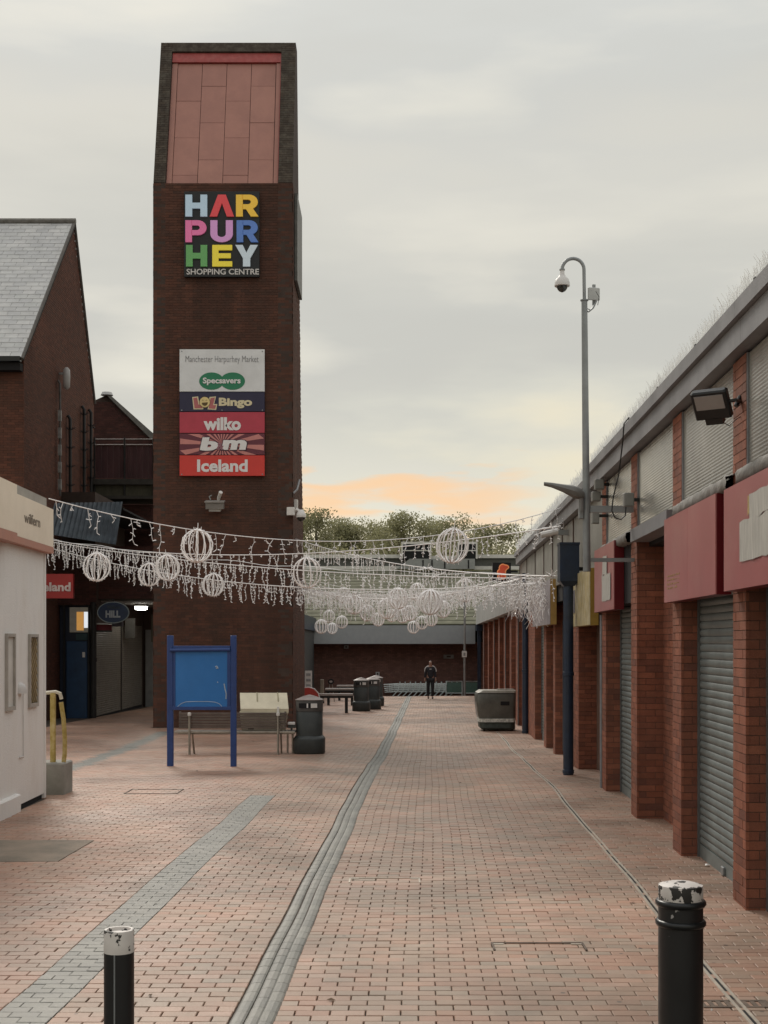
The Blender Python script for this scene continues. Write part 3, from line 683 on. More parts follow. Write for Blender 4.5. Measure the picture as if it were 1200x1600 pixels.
MB().box(px+.03, W(2.48, PY), PY-.02, PY+.02, P(0, 878, PY)[2], P(0, 872, PY)[2]).build('bracket_arm', m_steel, cp)
MB().bbox(px-.10, px-.045, PY-.05, PY+.05, az_-.12, az_+.16, .01).build('terminal_box', m_steel, cp)
dc = thing('dome_camera', 'white bell shaped camera with a dark dome hanging from the gooseneck pole', 'security camera', (gx0-.27, PY, pz1+.1))
dx = gx0-.005-2*rr_; dzb = pz1+.38
smooth_auto(MB().lathe([(.018, 0), (.024, -.005), (.03, -.06), (.045, -.09), (.078, -.12), (.092, -.165), (.094, -.20), (.09, -.205)][::-1], (dx, PY, dzb), 22).build('housing', m_wht, dc))
smooth_auto(MB().lathe([(.012, -.276), (.040, -.262), (.060, -.235), (.066, -.206)], (dx, PY, dzb), 20).build('dome', mat('smoked_dome', (.03, .03, .025), rough=.1, spec=.7), dc))
MB().lathe([(.034, -.012), (.034, .004)], (dx, PY, dzb), 10).build('collar', m_steel, dc)
an = thing('aerial_panel', 'square grey flat aerial on a curved bracket high on the camera pole', 'aerial', P(930, 462, PY))
f = R3(P(928, 459, PY), math.radians(12), 0)
MB().bbox(-.075, .075, -.01, .02, -.075, .075, .008, f).build('panel', mat('aerial_grey', (.40, .41, .40), rough=.4), an)
MB().box(-.005, .03, .021, .045, -.13, .12, f).build('spine', m_steel, an)
b = MB(); x0_, _, z0_ = P(914, 482, PY); b.tube([(x0_, PY, z0_-.03), P(920, 487, PY), P(927, 481, PY), P(932, 470, PY)], .011, 7); b.tube([P(914, 472, PY), P(917, 482, PY), P(924, 485, PY)], .006, 5); b.build('bracket', m_steel, an)
b = MB(); b.tube([P(931, 455, PY-.05), P(936, 464, PY-.05), P(934, 477, PY)], .004, 5); b.build('lead', m_black, an)
# street lamp head on pole
sl_ = thing('street_lamp', 'flat tapering grey lamp head reaching left from the camera pole bracket', 'street lamp', P(908, 770, PY-.1))
b = MB(); LP_ = [(850, 756, .012), (862, 758, .016), (880, 763, .026), (895, 768, .040), (906, 771, .038), (913, 773, .018)]
vs = []
for (qx, qy, hw) in LP_:
    x, y, z = P(qx, qy, PY-.1)
    for k in range(8): a = 2*math.pi*k/8; vs.append((x, y+hw*2.0*math.cos(a), z+hw*1.9*math.sin(a)))
b.add(vs, [(l*8+k, l*8+(k+1) % 8, l*8+8+(k+1) % 8, l*8+8+k) for l in range(5) for k in range(8)]+[tuple(range(8)), tuple(range(47, 39, -1))])
smooth_auto(b.build('lamp_head', mat('lamp_grey', (.16, .155, .145), rough=.5), sl_))
b = MB(); x, y, z = P(908, 776, PY-.1); b.tube([(x, y, z), (x+.01, y+.05, z-.16)], .03, 10); b.build('spigot', m_steel, sl_)
# wall boxes
for (qx, qy, w_, h_, Y, lab) in ((936, 757, .13, .14, 17.8, 'upper grey junction box beside the camera pole on the parade wall'), (931, 776, .12, .13, 17.9, 'middle grey junction box below the upper one beside the camera pole'),
                                 (930, 806, .10, .22, 17.9, 'lowest tall grey junction box beside the camera pole, above the maroon sign'), (982, 781, .12, .16, 15.25, 'grey junction box at the wall end of the camera pole arm')):
    x, y, z = P(qx, qy, Y); t = thing('junction_box', lab, 'electrical box', (x, y, z))
    MB().bbox(x-w_/2, x+w_/2, y-.05, y+.05, z-h_/2, z+h_/2, .008).build('case', mat('box_grey', (.22, .22, .205), rough=.5), t)
    MB().box(x-w_/2+.01, x+w_/2-.01, y-.058, y-.051, z-h_/2+.01, z+h_/2-.015).build('lid', MATS['box_grey'], t)
    MB().box(x+w_/2, W(2.49, Y), y-.02, y+.02, z-.02, z+.02).build('mount', m_black, t)
b = MB()
pts = [P(*q, Y) for q, Y in (((983, 652), 14.7), ((975, 662), 14.7), ((973, 690), 14.8), ((967, 740), 15.0), ((958, 778), 15.1), ((956, 798), 15.1), ((961, 809), 15.1), ((970, 812), 15.1), ((977, 805), 15.1), ((978, 792), 15.1))]
b.tube(pts, .008, 6); tag(b.build('loose_cable', m_black), 'black cable looping down from the parade roof edge to the pole arm box', 'cable')
t = thing('bulkhead_light', 'long pale bracket lamp sticking out from the parade eaves above the blue hopper', 'wall light', P(857, 834, 23))
b = MB(); b.tube([P(845, 836, 23), P(872, 830, 23)], .055, 8); b.build('lamp_tube', m_wht, t); MB().box(P(872, 0, 23)[0], W(2.49, 23), 22.95, 23.05, P(0, 836, 23)[2], P(0, 828, 23)[2]).build('arm', m_steel, t)
b = MB()
for k in range(2): b.tube([(W(2.47, 18.44+.07*k), 18.44+.07*k, -.1), (W(2.47, 18.44+.07*k), 18.44+.07*k, 2.5)], .016, 8)
b.build('conduit', m_fascia, par)
# ================================================================ TOWER
TX0, TX1, TY = -6.49, -2.56, 36.0
gt = float(G(36.5))
ZS = 15.04; ZT = 19.55; YT = 37.25
tw = thing('clock_style_tower'.replace('clock_style_', 'brick_'), 'tall dark brown brick tower with a slanting pink panelled top', 'tower', ((TX0+TX1)/2, 38, gt))
prof = [(TY, -1), (TY, ZS), (YT, ZT), (YT+.55, ZT), (39.4, 9.2), (41.2, 3.2), (41.2, -1)]
# side profiles as slabs, front below the slope
PLw, PRw = .34, .42
def sideslab(xa, xb, inset=.008):
    b = MB(); b.prism([(y, z) for y, z in prof], (xa, 0, 0), (0, 1, 0), (0, 0, 1), (1, 0, 0), xb-xa); return b
b = sideslab(TX0+.006, TX0+PLw); b.prism([(y, z) for y, z in prof], (TX1-PRw, 0, 0), (0, 1, 0), (0, 0, 1), (1, 0, 0), PRw-.006)
b.box(TX0+PLw, TX1-PRw, TY+.008, TY+.4, -1, ZS-.02); b.box(TX0+PLw, TX1-PRw, 39.9, 41.1, -1, 3.2); b.build('wall', m_tmort, tw)
tb = bricks((TX0, TY+.004, 0), (1, 0), (0, -1), TX1-TX0, gt-.05, ZS-.02)
tb += bricks((TX1-.002, TY, 0), (0, 1), (1, 0), 5.2, gt-.05, 15.0, top=lambda s: 3.2 if s > 5.19 else (3.2+(5.2-s)/1.8*6.0 if s > 3.4 else 9.2+(3.4-s)/1.6*10))
tb += bricks((TX0-.0, TY, 0), (0, 1), (-1, 0), 1.0, gt-.05, 15.0)
bricks_mesh('brickwork', tb, m_tb, tw)
# sloping parapet fronts in brick strips
sl = (YT-TY)/(ZT-ZS); L = math.hypot(YT-TY, ZT-ZS); tdir = np.array([0, (YT-TY)/L, (ZT-ZS)/L]); nrm = np.array([0, -(ZT-ZS)/L, (YT-TY)/L])
b = MB(); m_par = mat('parapet_brick', TB[0], rand='island', cols=[(.062, .046, .034), (.05, .039, .030), (.075, .057, .042)], rough=.9, var=.3, vscale=2, bump=.3, dirt=(.20, .185, .15), dirt_amt=.40, dirt_scale=5)
for (xa, xb) in ((TX0-.0, TX0+PLw), (TX1-PRw, TX1+.0)):
    k = 0; s = 0
    while s < L-.02:
        e = min(s+.068, L); cuts = [xa, xa+(.11 if k % 2 else .225), xb]
        for (p, q) in zip(cuts[:-1], cuts[1:]):
            if q-p < .03: continue
            o_ = np.array([0, TY, ZS]); pr_ = [(p+.005, s), (q-.005, s), (q-.005, e), (p+.005, e)]
            b.prism(pr_, tuple(o_), (1, 0, 0), tuple(tdir), tuple(nrm), .010)
        s += .076; k += 1
b.build('parapet_bricks', m_par, tw, kind='stuff')
o3 = lambda x, s, d: tuple(np.array([x, TY, ZS])+tdir*s+nrm*d)
def slab_on(x0, x1, s0, s1, d0, d1, name, m):
    b = MB(); b.prism([(x0, s0), (x1, s0), (x1, s1), (x0, s1)], o3(0, 0, d0), (1, 0, 0), tuple(tdir), tuple(nrm), d1-d0); return b.build(name, m, tw)
slab_on(TX0+PLw, TX1-PRw, L-.30, L, -.35, .01, 'top_beam', m_par)
m_pink = mat('pink_panel', (.37, .165, .135), rough=.55, var=.12, vscale=1.2, spec=.35, dirt=(.31, .15, .125), dirt_amt=.6, dirt_scale=1.5, rand='object', cols=[(.40, .195, .155), (.37, .178, .143), (.415, .205, .162)])
m_red = mat('red_flashing', (.33, .055, .05), rough=.5, var=.2, vscale=5, dirt=(.4, .14, .12), dirt_amt=.5, dirt_scale=6)
slab_on(TX0+PLw, TX1-PRw, 0, L-.30, -.30, -.17, 'panel_backing', m_dark)
xa, xb = TX0+PLw+.01, TX1-PRw-.01; ea = .16; cw = (xb-xa-ea-.14)/4; top = L-.62
slab_on(xa, xb, top, L-.31, -.15, -.05, 'red_flashing', m_red)
slab_on(xa, xa+ea-.008, 0, top-.012, -.165, -.095, 'edge_panel', m_pink); slab_on(xb-.13, xb, 0, top-.012, -.165, -.085, 'edge_panel', m_pink)
slab_on(xb-.005, xb+.008, .1, L-.35, -.08, -.02, 'red_edge', m_red)
hgt = (top-.02)/3.28
for c in range(4):
    s = top-.012; first = (1.03, .62, 1.03, .62)[c]*hgt
    x0_ = xa+ea+cw*c; hs = [first]+[hgt]*5
    for h in hs:
        if s < .05: break
        e = max(s-h, 0.0); slab_on(x0_+.004, x0_+cw-.010, e+.010, s, -.165, -.12+rnd.uniform(-.004, .004), 'panel', m_pink); s = e
# tower signs
b = thing('centre_sign', 'black square board with nine big coloured letters and SHOPPING CENTRE, high on the tower', 'sign', P(347, 432, 35.9))
YS = 35.93
x0, _, z0 = P(288, 433, YS); x1, _, z1 = P(405.5, 300, YS)
MB().bbox(x0, x1, YS-.05, YS+.05, z0, z1, .006).build('board', mat('sign_black', (.012, .014, .016), rough=.45), b)
def letter(ch, col, px0, px1, py0, py1):
    u0, _, v1 = P(px0, py0, YS-.05); u1, _, v0 = P(px1, py1, YS-.05); W_, H_ = u1-u0, v1-v0
    m = mat('letter_'+'_'.join(str(int(c*255)) for c in col), col, rough=.45, var=.05, emit=(*col, .12))  # faint glow in each letter's own colour brightens it; no lamp here
    mb = MB(); o = (u0, YS-.0505, v0); k = [0]
    def poly(p): mb.prism([(x*W_, y*H_) for x, y in p], o, (1, 0, 0), (0, 0, 1), (0, -1, 0), .05+.0012*k[0]); k[0] += 1
    st = .31; ba = .26
    if ch == 'H': poly([(0, 0), (st, 0), (st, 1), (0, 1)]); poly([(1-st, 0), (1, 0), (1, 1), (1-st, 1)]); poly([(st-.02, .37), (1-st+.02, .37), (1-st+.02, .63), (st-.02, .63)])
    if ch == 'V^': poly([(0, 0), (.30, 0), (.5, .62), (.70, 0), (1, 0), (.66, 1), (.34, 1)])
    if ch == 'E': poly([(0, 0), (st, 0), (st, 1), (0, 1)]); [poly([(st-.02, a), (r_, a), (r_, c), (st-.02, c)]) for a, c, r_ in ((0, .24, 1), (.39, .61, .93), (.76, 1, 1))]
    if ch == 'Y': poly([(.34, 0), (.66, 0), (.66, .42), (.34, .42)]); poly([(0, 1), (.34, .38), (.66, .38), (.5, .62), (.33, 1)]); poly([(1, 1), (.67, 1), (.45, .55), (.66, .38)])
    if ch == 'U':
        out_ = [(0, 1), (0, .38)]+[(.5-.5*math.cos(t), .38-.38*math.sin(t)) for t in np.linspace(0, math.pi, 13)]+[(1, 1)]
        in_ = [(1-st, 1), (1-st, .40)]+[(.5+(.5-st)*math.cos(t), .38-.16*math.sin(t)) for t in np.linspace(0, math.pi, 9)]+[(st, 1)]
        n_ = 16
        A = [(0, 1), (0, .38)]+[(.5-.5*math.cos(t), .38-.38*math.sin(t)) for t in np.linspace(0, math.pi, n_)]+[(1, .38), (1, 1)]
        B = [(st, 1), (st, .38)]+[(.5-(.5-st)*math.cos(t), .38-.15*math.sin(t)) for t in np.linspace(0, math.pi, n_)]+[(1-st, .38), (1-st, 1)]
        for i in range(len(A)-1): mb.prism([(p[0]*W_, p[1]*H_) for p in (A[i], B[i], B[i+1], A[i+1]) ], o, (1, 0, 0), (0, 0, 1), (0, -1, 0), .05) if (A[i] != A[i+1]) else None
    if ch in 'PR':
        poly([(0, 0), (st, 0), (st, 1), (0, 1)]); cy = .67 if ch == 'R' else .66; R_ = 1-cy; r2 = .11
        A = [(st-.02, 1), (.58, 1)]+[(.60+.40*math.sin(t), cy+R_*math.cos(t)) for t in np.linspace(0, math.pi, 12)]+[(.58, cy-R_), (st-.02, cy-R_)]
        B = [(st-.02, cy+r2), (.54, cy+r2)]+[(.55+.13*math.sin(t), cy+r2*math.cos(t)) for t in np.linspace(0, math.pi, 12)]+[(.54, cy-r2), (st-.02, cy-r2)]
        for i in range(len(A)-1): mb.prism([(p[0]*W_, p[1]*H_) for p in (A[i], B[i], B[i+1], A[i+1])], o, (1, 0, 0), (0, 0, 1), (0, -1, 0), .05)
        if ch == 'R': poly([(.42, .40), (.68, .0), (1.03, 0), (.74, .42)])
    mb.build('letter', m, b)
CL = dict(lb=(.46, .60, .72), red=(.66, .07, .08), yel=(.80, .50, .06), pink=(.70, .17, .36), lil=(.60, .30, .58), blu=(.10, .20, .50), grn=(.12, .33, .11), ye2=(.80, .66, .06), sil=(.55, .64, .70))
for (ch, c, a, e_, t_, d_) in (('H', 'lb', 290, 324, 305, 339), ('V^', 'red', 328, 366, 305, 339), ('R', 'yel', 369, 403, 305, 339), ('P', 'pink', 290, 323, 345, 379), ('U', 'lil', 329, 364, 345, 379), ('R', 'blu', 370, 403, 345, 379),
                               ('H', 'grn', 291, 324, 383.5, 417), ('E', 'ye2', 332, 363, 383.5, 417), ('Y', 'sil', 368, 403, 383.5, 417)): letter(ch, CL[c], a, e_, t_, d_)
x0, _, z0 = P(292, 430, YS); x1, _, z1 = P(405, 421, YS)
text('lettering', 'SHOPPING CENTRE', (x0, YS-.052, z0), (1, 0, 0), (0, 0, 1), (0, -1, 0), x1-x0, z1-z0, .015, m_wht, b, bold=.018)
# retailer board
rb = thing('retailer_board', 'stacked board of shop names in white, navy, crimson, striped and red bands', 'sign', P(347, 744, 35.9))
def band(y0, y1, m, nm='band', px0=281, px1=413.5):
    x0, _, za = P(px0, y1, YS); x1, _, zb = P(px1, y0, YS)
    MB().box(x0, x1, YS-.045, YS+.05, za+.006, zb-.006).build(nm, m, rb); return x0, x1, za, zb
m_w2 = mat('board_white', (.70, .71, .72), rough=.45, var=.06, dirt=(.45, .45, .44), dirt_amt=.4); m_nv = mat('board_navy', (.022, .020, .055), rough=.4, var=.1)
m_cr = mat('board_crimson', (.44, .045, .075), rough=.4, var=.1); m_rd = mat('board_red', (.60, .045, .035), rough=.4, var=.08)
m_ray = mat('ray_pale', (.55, .22, .20), rough=.45, var=.1); m_rdk = mat('ray_dark', (.13, .028, .045), rough=.45, var=.1)
m_tx = mat('text_white', (.72, .70, .70), rough=.45, var=.05); m_cream = mat('text_cream', (.66, .58, .38), rough=.45, var=.05)
band(546, 612.5, m_w2); band(613, 643.5, m_nv); band(644, 677, m_cr); R_ = band(677.5, 711, m_rdk); band(711.5, 744, m_rd)
F_ = YS-.046
def tx(body, a, e_, t_, d_, m, bold=.02, dd=.004): 
    x0, _, z0 = P(a, d_, F_); x1, _, z1 = P(e_, t_, F_); return text('lettering', body, (x0, F_-dd, z0), (1, 0, 0), (0, 0, 1), (0, -1, 0), x1-x0, z1-z0, dd, m, rb, bold)
tx('Manchester Harpurhey Market', 290, 404, 556, 569, mat('text_grey', (.22, .22, .23), rough=.6), -.012)
m_sg = mat('specs_green', (.02, .19, .095), rough=.4, var=.05)
for k, cxp in enumerate((330.5, 363.5)):
    c = P(cxp, 595.5, F_); MB().prism(ellipse(0, 0, 19.3*.01797, 13.6*.01797, 36), (c[0], F_-.0002, c[2]), (1, 0, 0), (0, 0, 1), (0, -1, 0), .004+.002*k).build('green_lens', m_sg, rb)
tx('Specsavers', 317, 376, 590, 602, m_tx, .03, .009)
tx('Bingo', 342, 394, 621.5, 638, m_cream, .045)
m_lol = mat('lol_pink', (.42, .13, .13), rough=.4)
def pl(pts, m, nm, d_=.006, cen=None):
    q = [P(a, e_, F_) for a, e_ in pts]; MB().prism([(p[0], p[2]) for p in q], (0, F_, 0), (1, 0, 0), (0, 0, 1), (0, -1, 0), d_).build(nm, m, rb)
for grow, m, nm, d_ in ((1.6, m_cream, 'logo_outline', .004), (0, m_lol, 'logo_letter', .008)):
    g = grow
    pl([(302-g, 622-g), (308+g, 621-g), (310+g, 632-g*.2), (316+g, 632-g), (316+g, 638+g), (304-g, 638+g)], m, nm, d_)
    pl([(329-g, 622-g), (336+g, 621-g), (333+g, 633-g), (338+g, 633-g), (336+g, 639+g), (326-g, 638+g)], m, nm, d_)
pl([(320+8.7*math.cos(t), 628.5+8.9*math.sin(t)) for t in np.linspace(0, 2*math.pi, 26)[:-1]], mat('smile_dark', (.12, .08, .03)), 'logo_ring', .010)
pl([(320+7.9*math.cos(t), 628.5+8.1*math.sin(t)) for t in np.linspace(0, 2*math.pi, 26)[:-1]], mat('smile_yellow', (.70, .56, .26)), 'logo_face', .013)
pl([(315.5, 629.5)]+[(320+4.8*math.cos(t), 629.5+4.6*math.sin(t)) for t in np.linspace(math.pi, 0, 9)][1:-1]+[(324.8, 628.6)], MATS['smile_dark'], 'logo_mouth', .016)
for ex in (317, 322.5): pl([(ex-1.5, 626.4), (ex, 624.6), (ex+1.5, 626.4), (ex, 625.6)], MATS['smile_dark'], 'logo_eye', .016)
tx('wilko', 318, 376.5, 652, 672.5, m_tx, .045)
cx_, cy_ = 347, 694.5
for k in range(22):
    a0 = 2*math.pi*(k+.03)/22; a1 = 2*math.pi*(k+.5)/22; pts = [(cx_, cy_)]
    def hit(a):
        c, s = math.cos(a), math.sin(a); t = min((65.5/abs(c)) if abs(c) > 1e-6 else 1e9, (16.2/abs(s)) if abs(s) > 1e-6 else 1e9); return (cx_+c*t, cy_+s*t)
    pl([(cx_, cy_), hit(a0), hit(a1)], m_ray, 'ray', .0025)
def logo(shr, m, dd, bo):
    for ch, a, e_, t_, d_ in (('b', 312, 343, 683.5, 704.5), ('m', 346, 387, 687.5, 703)):
        x0, _, z0 = P(a-shr, d_+shr, F_); x1, _, z1 = P(e_+shr, t_-shr, F_); lo = text('lettering', ch, (x0, F_-dd, z0), (1, 0, 0), (.22, 0, 1), (0, -1, 0), x1-x0-.06, z1-z0, dd, m, rb, bo)
logo(1.3, mat('logo_shadow', (.07, .03, .05)), .006, .07); logo(0, m_tx, .010, .06)
tx('&', 339, 350, 692, 703, mat('amp_grey', (.30, .14, .17)), .03, .014)
tx('Iceland', 308, 387, 718, 737.5, m_tx, .035)
for (a, e_) in ((284, 549), (410, 549), (284, 741), (410, 741), (284, 641), (410, 641), (347, 641)): pl([(a+1*math.cos(t), e_+1*math.sin(t)) for t in np.linspace(0, 2*math.pi, 9)[:-1]], m_steel, 'fixing', .006)
# side board on the tower's right face
sbd = thing('side_sign', 'thin edge-on sign board fixed high on the right face of the tower', 'sign', (TX1+.05, 37.6, 12.6))
MB().box(TX1+.02, TX1+.10, 36.35, 38.45, P(0, 448, 37)[2], P(0, 314, 37)[2]).build('board', mat('side_board', (.12, .12, .11), rough=.5, var=.4, vscale=4), sbd)
MB().box(TX1-.01, TX1+.02, 36.6, 38.2, 12.6, 14.6).build('back_frame', m_black, sbd)
# tower flood light with a pigeon-like white spike? a small white camera on top
fl = thing('wall_flood_light', 'grey box flood light under the retailer board on the tower', 'flood light', P(336, 785, 35.9))
f = R3(P(336, 789, 35.75), 0, math.radians(12))
b = MB(); b.bbox(-.25, .25, -.16, .12, -.10, .08, .02, f); b.build('housing', mat('lamp_grey2', (.22, .205, .19), rough=.5), fl); MB().box(-.27, .27, -.19, .14, .081, .115, f).build('hood', mat('hood_grey', (.30, .28, .26), rough=.5), fl)
MB().box(-.16, .16, -.13, .08, -.17, -.101, f).build('lens', mat('lamp_lens2', (.35, .34, .32), rough=.3), fl); MB().box(-.04, .04, .1, .3, -.05, .05, f).build('arm', m_black, fl)
wc = thing('small_camera', 'small white camera tilted on top of the tower flood light', 'security camera', P(343, 774, 35.8))
b = MB(); b.tube([P(341, 782, 35.75), P(342, 777, 35.7), P(345, 769, 35.55)], [.035, .05, .055], 9); smooth_auto(b.build('body', m_wht, wc)); b = MB(); b.tube([P(329, 781, 35.8), P(327, 776, 35.8), P(331, 774, 35.8)], .02, 6); b.build('bracket', m_steel, wc)
# dome camera at the tower's right corner
cc = thing('corner_camera', 'white dome camera on a bracket at the right corner of the tower above the lights', 'security camera', P(466, 800, 36))
x, _, z = P(455, 799, 35.85); MB().bbox(x-.12, x+.10, 35.75, 35.99, z-.11, z+.11, .01).build('mount_box', m_wht, cc)
b = MB(); x2, _, z2 = P(468, 797, 35.8); b.tube([(x+.1, 35.85, z), (x2-.08, 35.8, z2+.02), (x2+.03, 35.8, z2-.05)], .045, 9); smooth_auto(b.build('arm', m_wht, cc))
c = P(470.5, 803, 35.8); smooth_auto(MB().lathe([(.13, -.10), (.14, -.06), (.13, .0), (.07, .10), (.03, .12)], c, 18).build('housing', m_wht, cc)); smooth_auto(MB().lathe([(.02, -.21), (.07, -.19), (.11, -.14), (.12, -.10)], c, 18).build('dome', MATS['smoked_dome'], cc))
x, _, z = P(461, 785, 36); MB().bbox(TX1+.005, TX1+.11, 36.3, 36.5, z-.12, z+.12, .01).build('wall_box', m_wht, cc)
b = MB(); b.tube([P(458, 771, 36.1), P(464, 765, 36.3), P(468, 750, 36.8)], .03, 6); b.build('conduit', m_fascia, cc)

# ================================================================ LEFT GABLE BUILDING
gb_ = thing('gable_building', 'dark brick building with a steep grey slate roof at the far left', 'building', (-14, 41, -.3))
XG = -10.5; Y1, Z1 = 37.3, 10.6; Y2, Z2 = 43.3, 16.3; Y3, Z3 = 46.3, 10.75
b = MB(); b.prism([(Y1+.01, -1), (Y1+.01, Z1), (Y2, Z2-.1), (Y3, Z3), (Y3, -1)], (XG-.4, 0, 0), (0, 1, 0), (0, 0, 1), (1, 0, 0), .39)
b.box(-24, XG-.4, Y1+.01, Y1+.4, -1, Z1-.3); b.build('wall', m_tmort, gb_)
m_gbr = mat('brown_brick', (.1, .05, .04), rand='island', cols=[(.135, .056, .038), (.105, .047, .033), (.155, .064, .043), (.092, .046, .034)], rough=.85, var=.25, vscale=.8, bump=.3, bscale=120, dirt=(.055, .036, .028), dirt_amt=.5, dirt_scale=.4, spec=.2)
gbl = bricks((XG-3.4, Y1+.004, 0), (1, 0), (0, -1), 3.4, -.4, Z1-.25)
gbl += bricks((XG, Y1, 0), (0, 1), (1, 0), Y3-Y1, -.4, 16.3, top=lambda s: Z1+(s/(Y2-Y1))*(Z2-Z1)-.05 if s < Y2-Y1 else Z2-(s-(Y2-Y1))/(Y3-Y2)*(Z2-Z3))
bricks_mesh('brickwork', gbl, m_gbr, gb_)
rd = np.array([0, Y2-Y1, Z2-Z1]); RL = np.linalg.norm(rd); rd = rd/RL; rn = np.array([0, -rd[2], rd[1]])
oR = lambda x, s, d: tuple(np.array([x, Y1, Z1])+rd*s+rn*d)
b = MB(); b.prism([(-24, -.35), (XG+.06, -.35), (XG+.06, RL), (-24, RL)], oR(0, 0, -.10), (1, 0, 0), tuple(rd), tuple(rn), .10)
roof = b.build('roof', m_dark, gb_)
sme = bpy.data.meshes.new('slate'); sb = MB(); sb.prism([(-.193, -.02), (.193, -.02), (.193, .33), (-.193, .33)], (0, 0, 0), (1, 0, 0), tuple(rd), tuple(rn), .008)
sme.from_pydata([(v[0], v[1], v[2]) for v in sb.v], [], sb.f); sme.materials.append(m_slate)
off = wl(roof); row = 0; s = -.33
tl = math.atan2(.012, .35)
while s < RL-.2:
    x = XG+.06-.195+(.0975 if row % 2 else 0); first_ = row % 2
    while x > -14.3:
        o = bpy.data.objects.new('slate', sme); o.scale = (.5 if first_ else 1, 1, 1); C.objects.link(o); o.parent = roof
        q = oR(x, s, .016+rnd.uniform(0, .003)); o.location = (q[0]-off[0], q[1]-off[1], q[2]-off[2]); o.rotation_euler = (rnd.uniform(-.006, .006)-.03, 0, 0); x -= (.2965 if first_ else .395); first_ = 0
    s += .262; row += 1
b = MB(); b.tube([oR(-24, RL, .06), oR(XG+.08, RL, .06)], .10, 8); b.build('ridge', m_lead, roof)
MB().box(-24, XG+.0, Y1-.42, Y1-.24, Z1-.38, Z1-.24).build('gutter', m_black, gb_); MB().box(-24, XG-.02, Y1-.3, Y1+.0, Z1-.62, Z1-.40).build('soffit', m_dark, gb_)
b = MB()
for (ya, za, yb, zb) in ((Y1-.3, Z1-.3, Y2, Z2+.02), (Y2, Z2+.02, Y3+.05, Z3)):
    b.tube([(XG+.03, ya, za), (XG+.03, yb, zb)], .05, 6)
b.build('verge_trim', mat('verge_grey', (.10, .09, .08)), gb_)
# things on the gable wall
def wp(px, py): # point on gable plane
    Y = XG*FP/(px-CX); return (XG, Y, EYE+(HY-py)*Y/FP)
t = thing('wall_lamp', 'small white oval lamp on a bracket on the side of the slate roofed building', 'wall light', wp(92, 590))
x, y, z = wp(92, 590); b = MB(); b.lathe([(.04, -.38), (.11, -.30), (.12, 0), (.11, .25), (.04, .33)], (x+.25, y, z), 12); smooth_auto(b.build('lamp', mat('lamp_offwhite', (.42, .41, .40)), t)); MB().box(x, x+.2, y-.03, y+.03, z+.1, z+.16).build('arm', m_steel, t)
m_pipe = mat('iron_pipe', (.014, .013, .013), rough=.6)
for k, (qx, ya, yb, lab) in enumerate(((88, 600, 775, 'leftmost pale streaked pipe with collars on the slate roofed building'), (104, 655, 775, 'first black downpipe with spiky collars, left of the walkway rails'), (126, 640, 775, 'second black downpipe with a bent top beside the walkway'), (137, 645, 790, 'rightmost black downpipe with spiky collars at the walkway corner'))):
    x, y, z0 = wp(qx, yb); _, _, z1 = wp(qx, ya); t = thing('wall_pipe', lab, 'downpipe', (x+.12, y, z0), 'pipes on the gable wall')
    b = MB(); b.tube([(x+.12, y, z0), (x+.12, y, z1), (x+.05, y, z1+.12)], .055 if k else .035, 8); smooth_auto(b.build('pipe', m_pipe if k else mat('pale_pipe', (.10, .09, .085), rough=.6, var=.5, vscale=4), t))
    z = z0+.3
    while z < z1 and k:
        b = MB()
        for q in range(9):
            a = 2*math.pi*q/9; b.tube([(x+.12, y, z), (x+.12+.17*math.cos(a), y+.17*math.sin(a), z+.10)], .012, 3)
        b.build('spike_collar', m_pipe, t, kind='stuff'); z += .62
    if not k:
        for z in np.arange(z0+.2, z0+2.6, .55): MB().box(x+.06, x+.16, y-.05, y+.05, z, z+.34).build('pipe_cover', mat('pale_cover', (.24, .235, .225), rough=.6, var=.5, vscale=5), t)
# ================================================================ REAR PASSAGE BUILDING
rbg = thing('passage_building', 'dark brick block with an upper railed walkway and shuttered shops between the tower and gable', 'building', (-8.5, 46, -.4))
XP = -9.4
b = MB(); b.box(-10.49, -6.2, 46.4, 46.8, 3.5, 7.1); b.box(-10.49, -3.5, 50, 50.4, -1.2, 7.2); b.box(-12, XP, 41.65, 50, -1.2, 7.0)
b.prism([(-15, 3), (-8.0, 3), (-8.0, P(0, 700, 52)[2]-.4), (-9.36, P(240, 690, 52)[2]), (P(167, 0, 52)[0], P(0, 617, 52)[2]), (P(147, 0, 52)[0], P(0, 626, 52)[2]), (-15, 10.5)], (0, 52, 0), (1, 0, 0), (0, 0, 1), (0, 1, 0), .4)
b.build('wall', m_tmort, rbg)
pbk = bricks((-10.45, 41.64, 0), (1, 0), (0, -1), 1.05, -.4, 3.6, holes=((.05, .98, -1, 3.2),)) if False else []
pbk += bricks((-10.49, 46.39, 0), (1, 0), (0, -1), 4.2, 3.5, 7.1)
zpk = P(0, 617, 52)[2]; xpk = P(167, 0, 52)[0]
pbk += bricks((-13.5, 51.99, 0), (1, 0), (0, -1), 5.4, 7, 12.4, top=lambda s: min(zpk-max(0, (s-13.5-xpk))*((zpk-P(0, 690, 52)[2])/(-9.36-xpk)), zpk-.2 if s-13.5 > xpk-.5 else zpk-.25)-.05)
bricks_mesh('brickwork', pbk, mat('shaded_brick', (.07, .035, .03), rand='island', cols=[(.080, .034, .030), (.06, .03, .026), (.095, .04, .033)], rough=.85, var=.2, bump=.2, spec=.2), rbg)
b = MB(); b.prism([(xpk-.05, zpk+.03), (xpk+.02, zpk+.10), (-9.2, P(0, 683, 52)[2]), (-8.0, P(0, 720, 52)[2]), (-8.0, P(0, 727, 52)[2]-.1), (-9.36, P(0, 690, 52)[2])], (0, 51.85, 0), (1, 0, 0), (0, 0, 1), (0, 1, 0), 6)
b.build('roof', mat('roof_grey', (.16, .155, .14), rough=.8, var=.3, vscale=3), rbg)
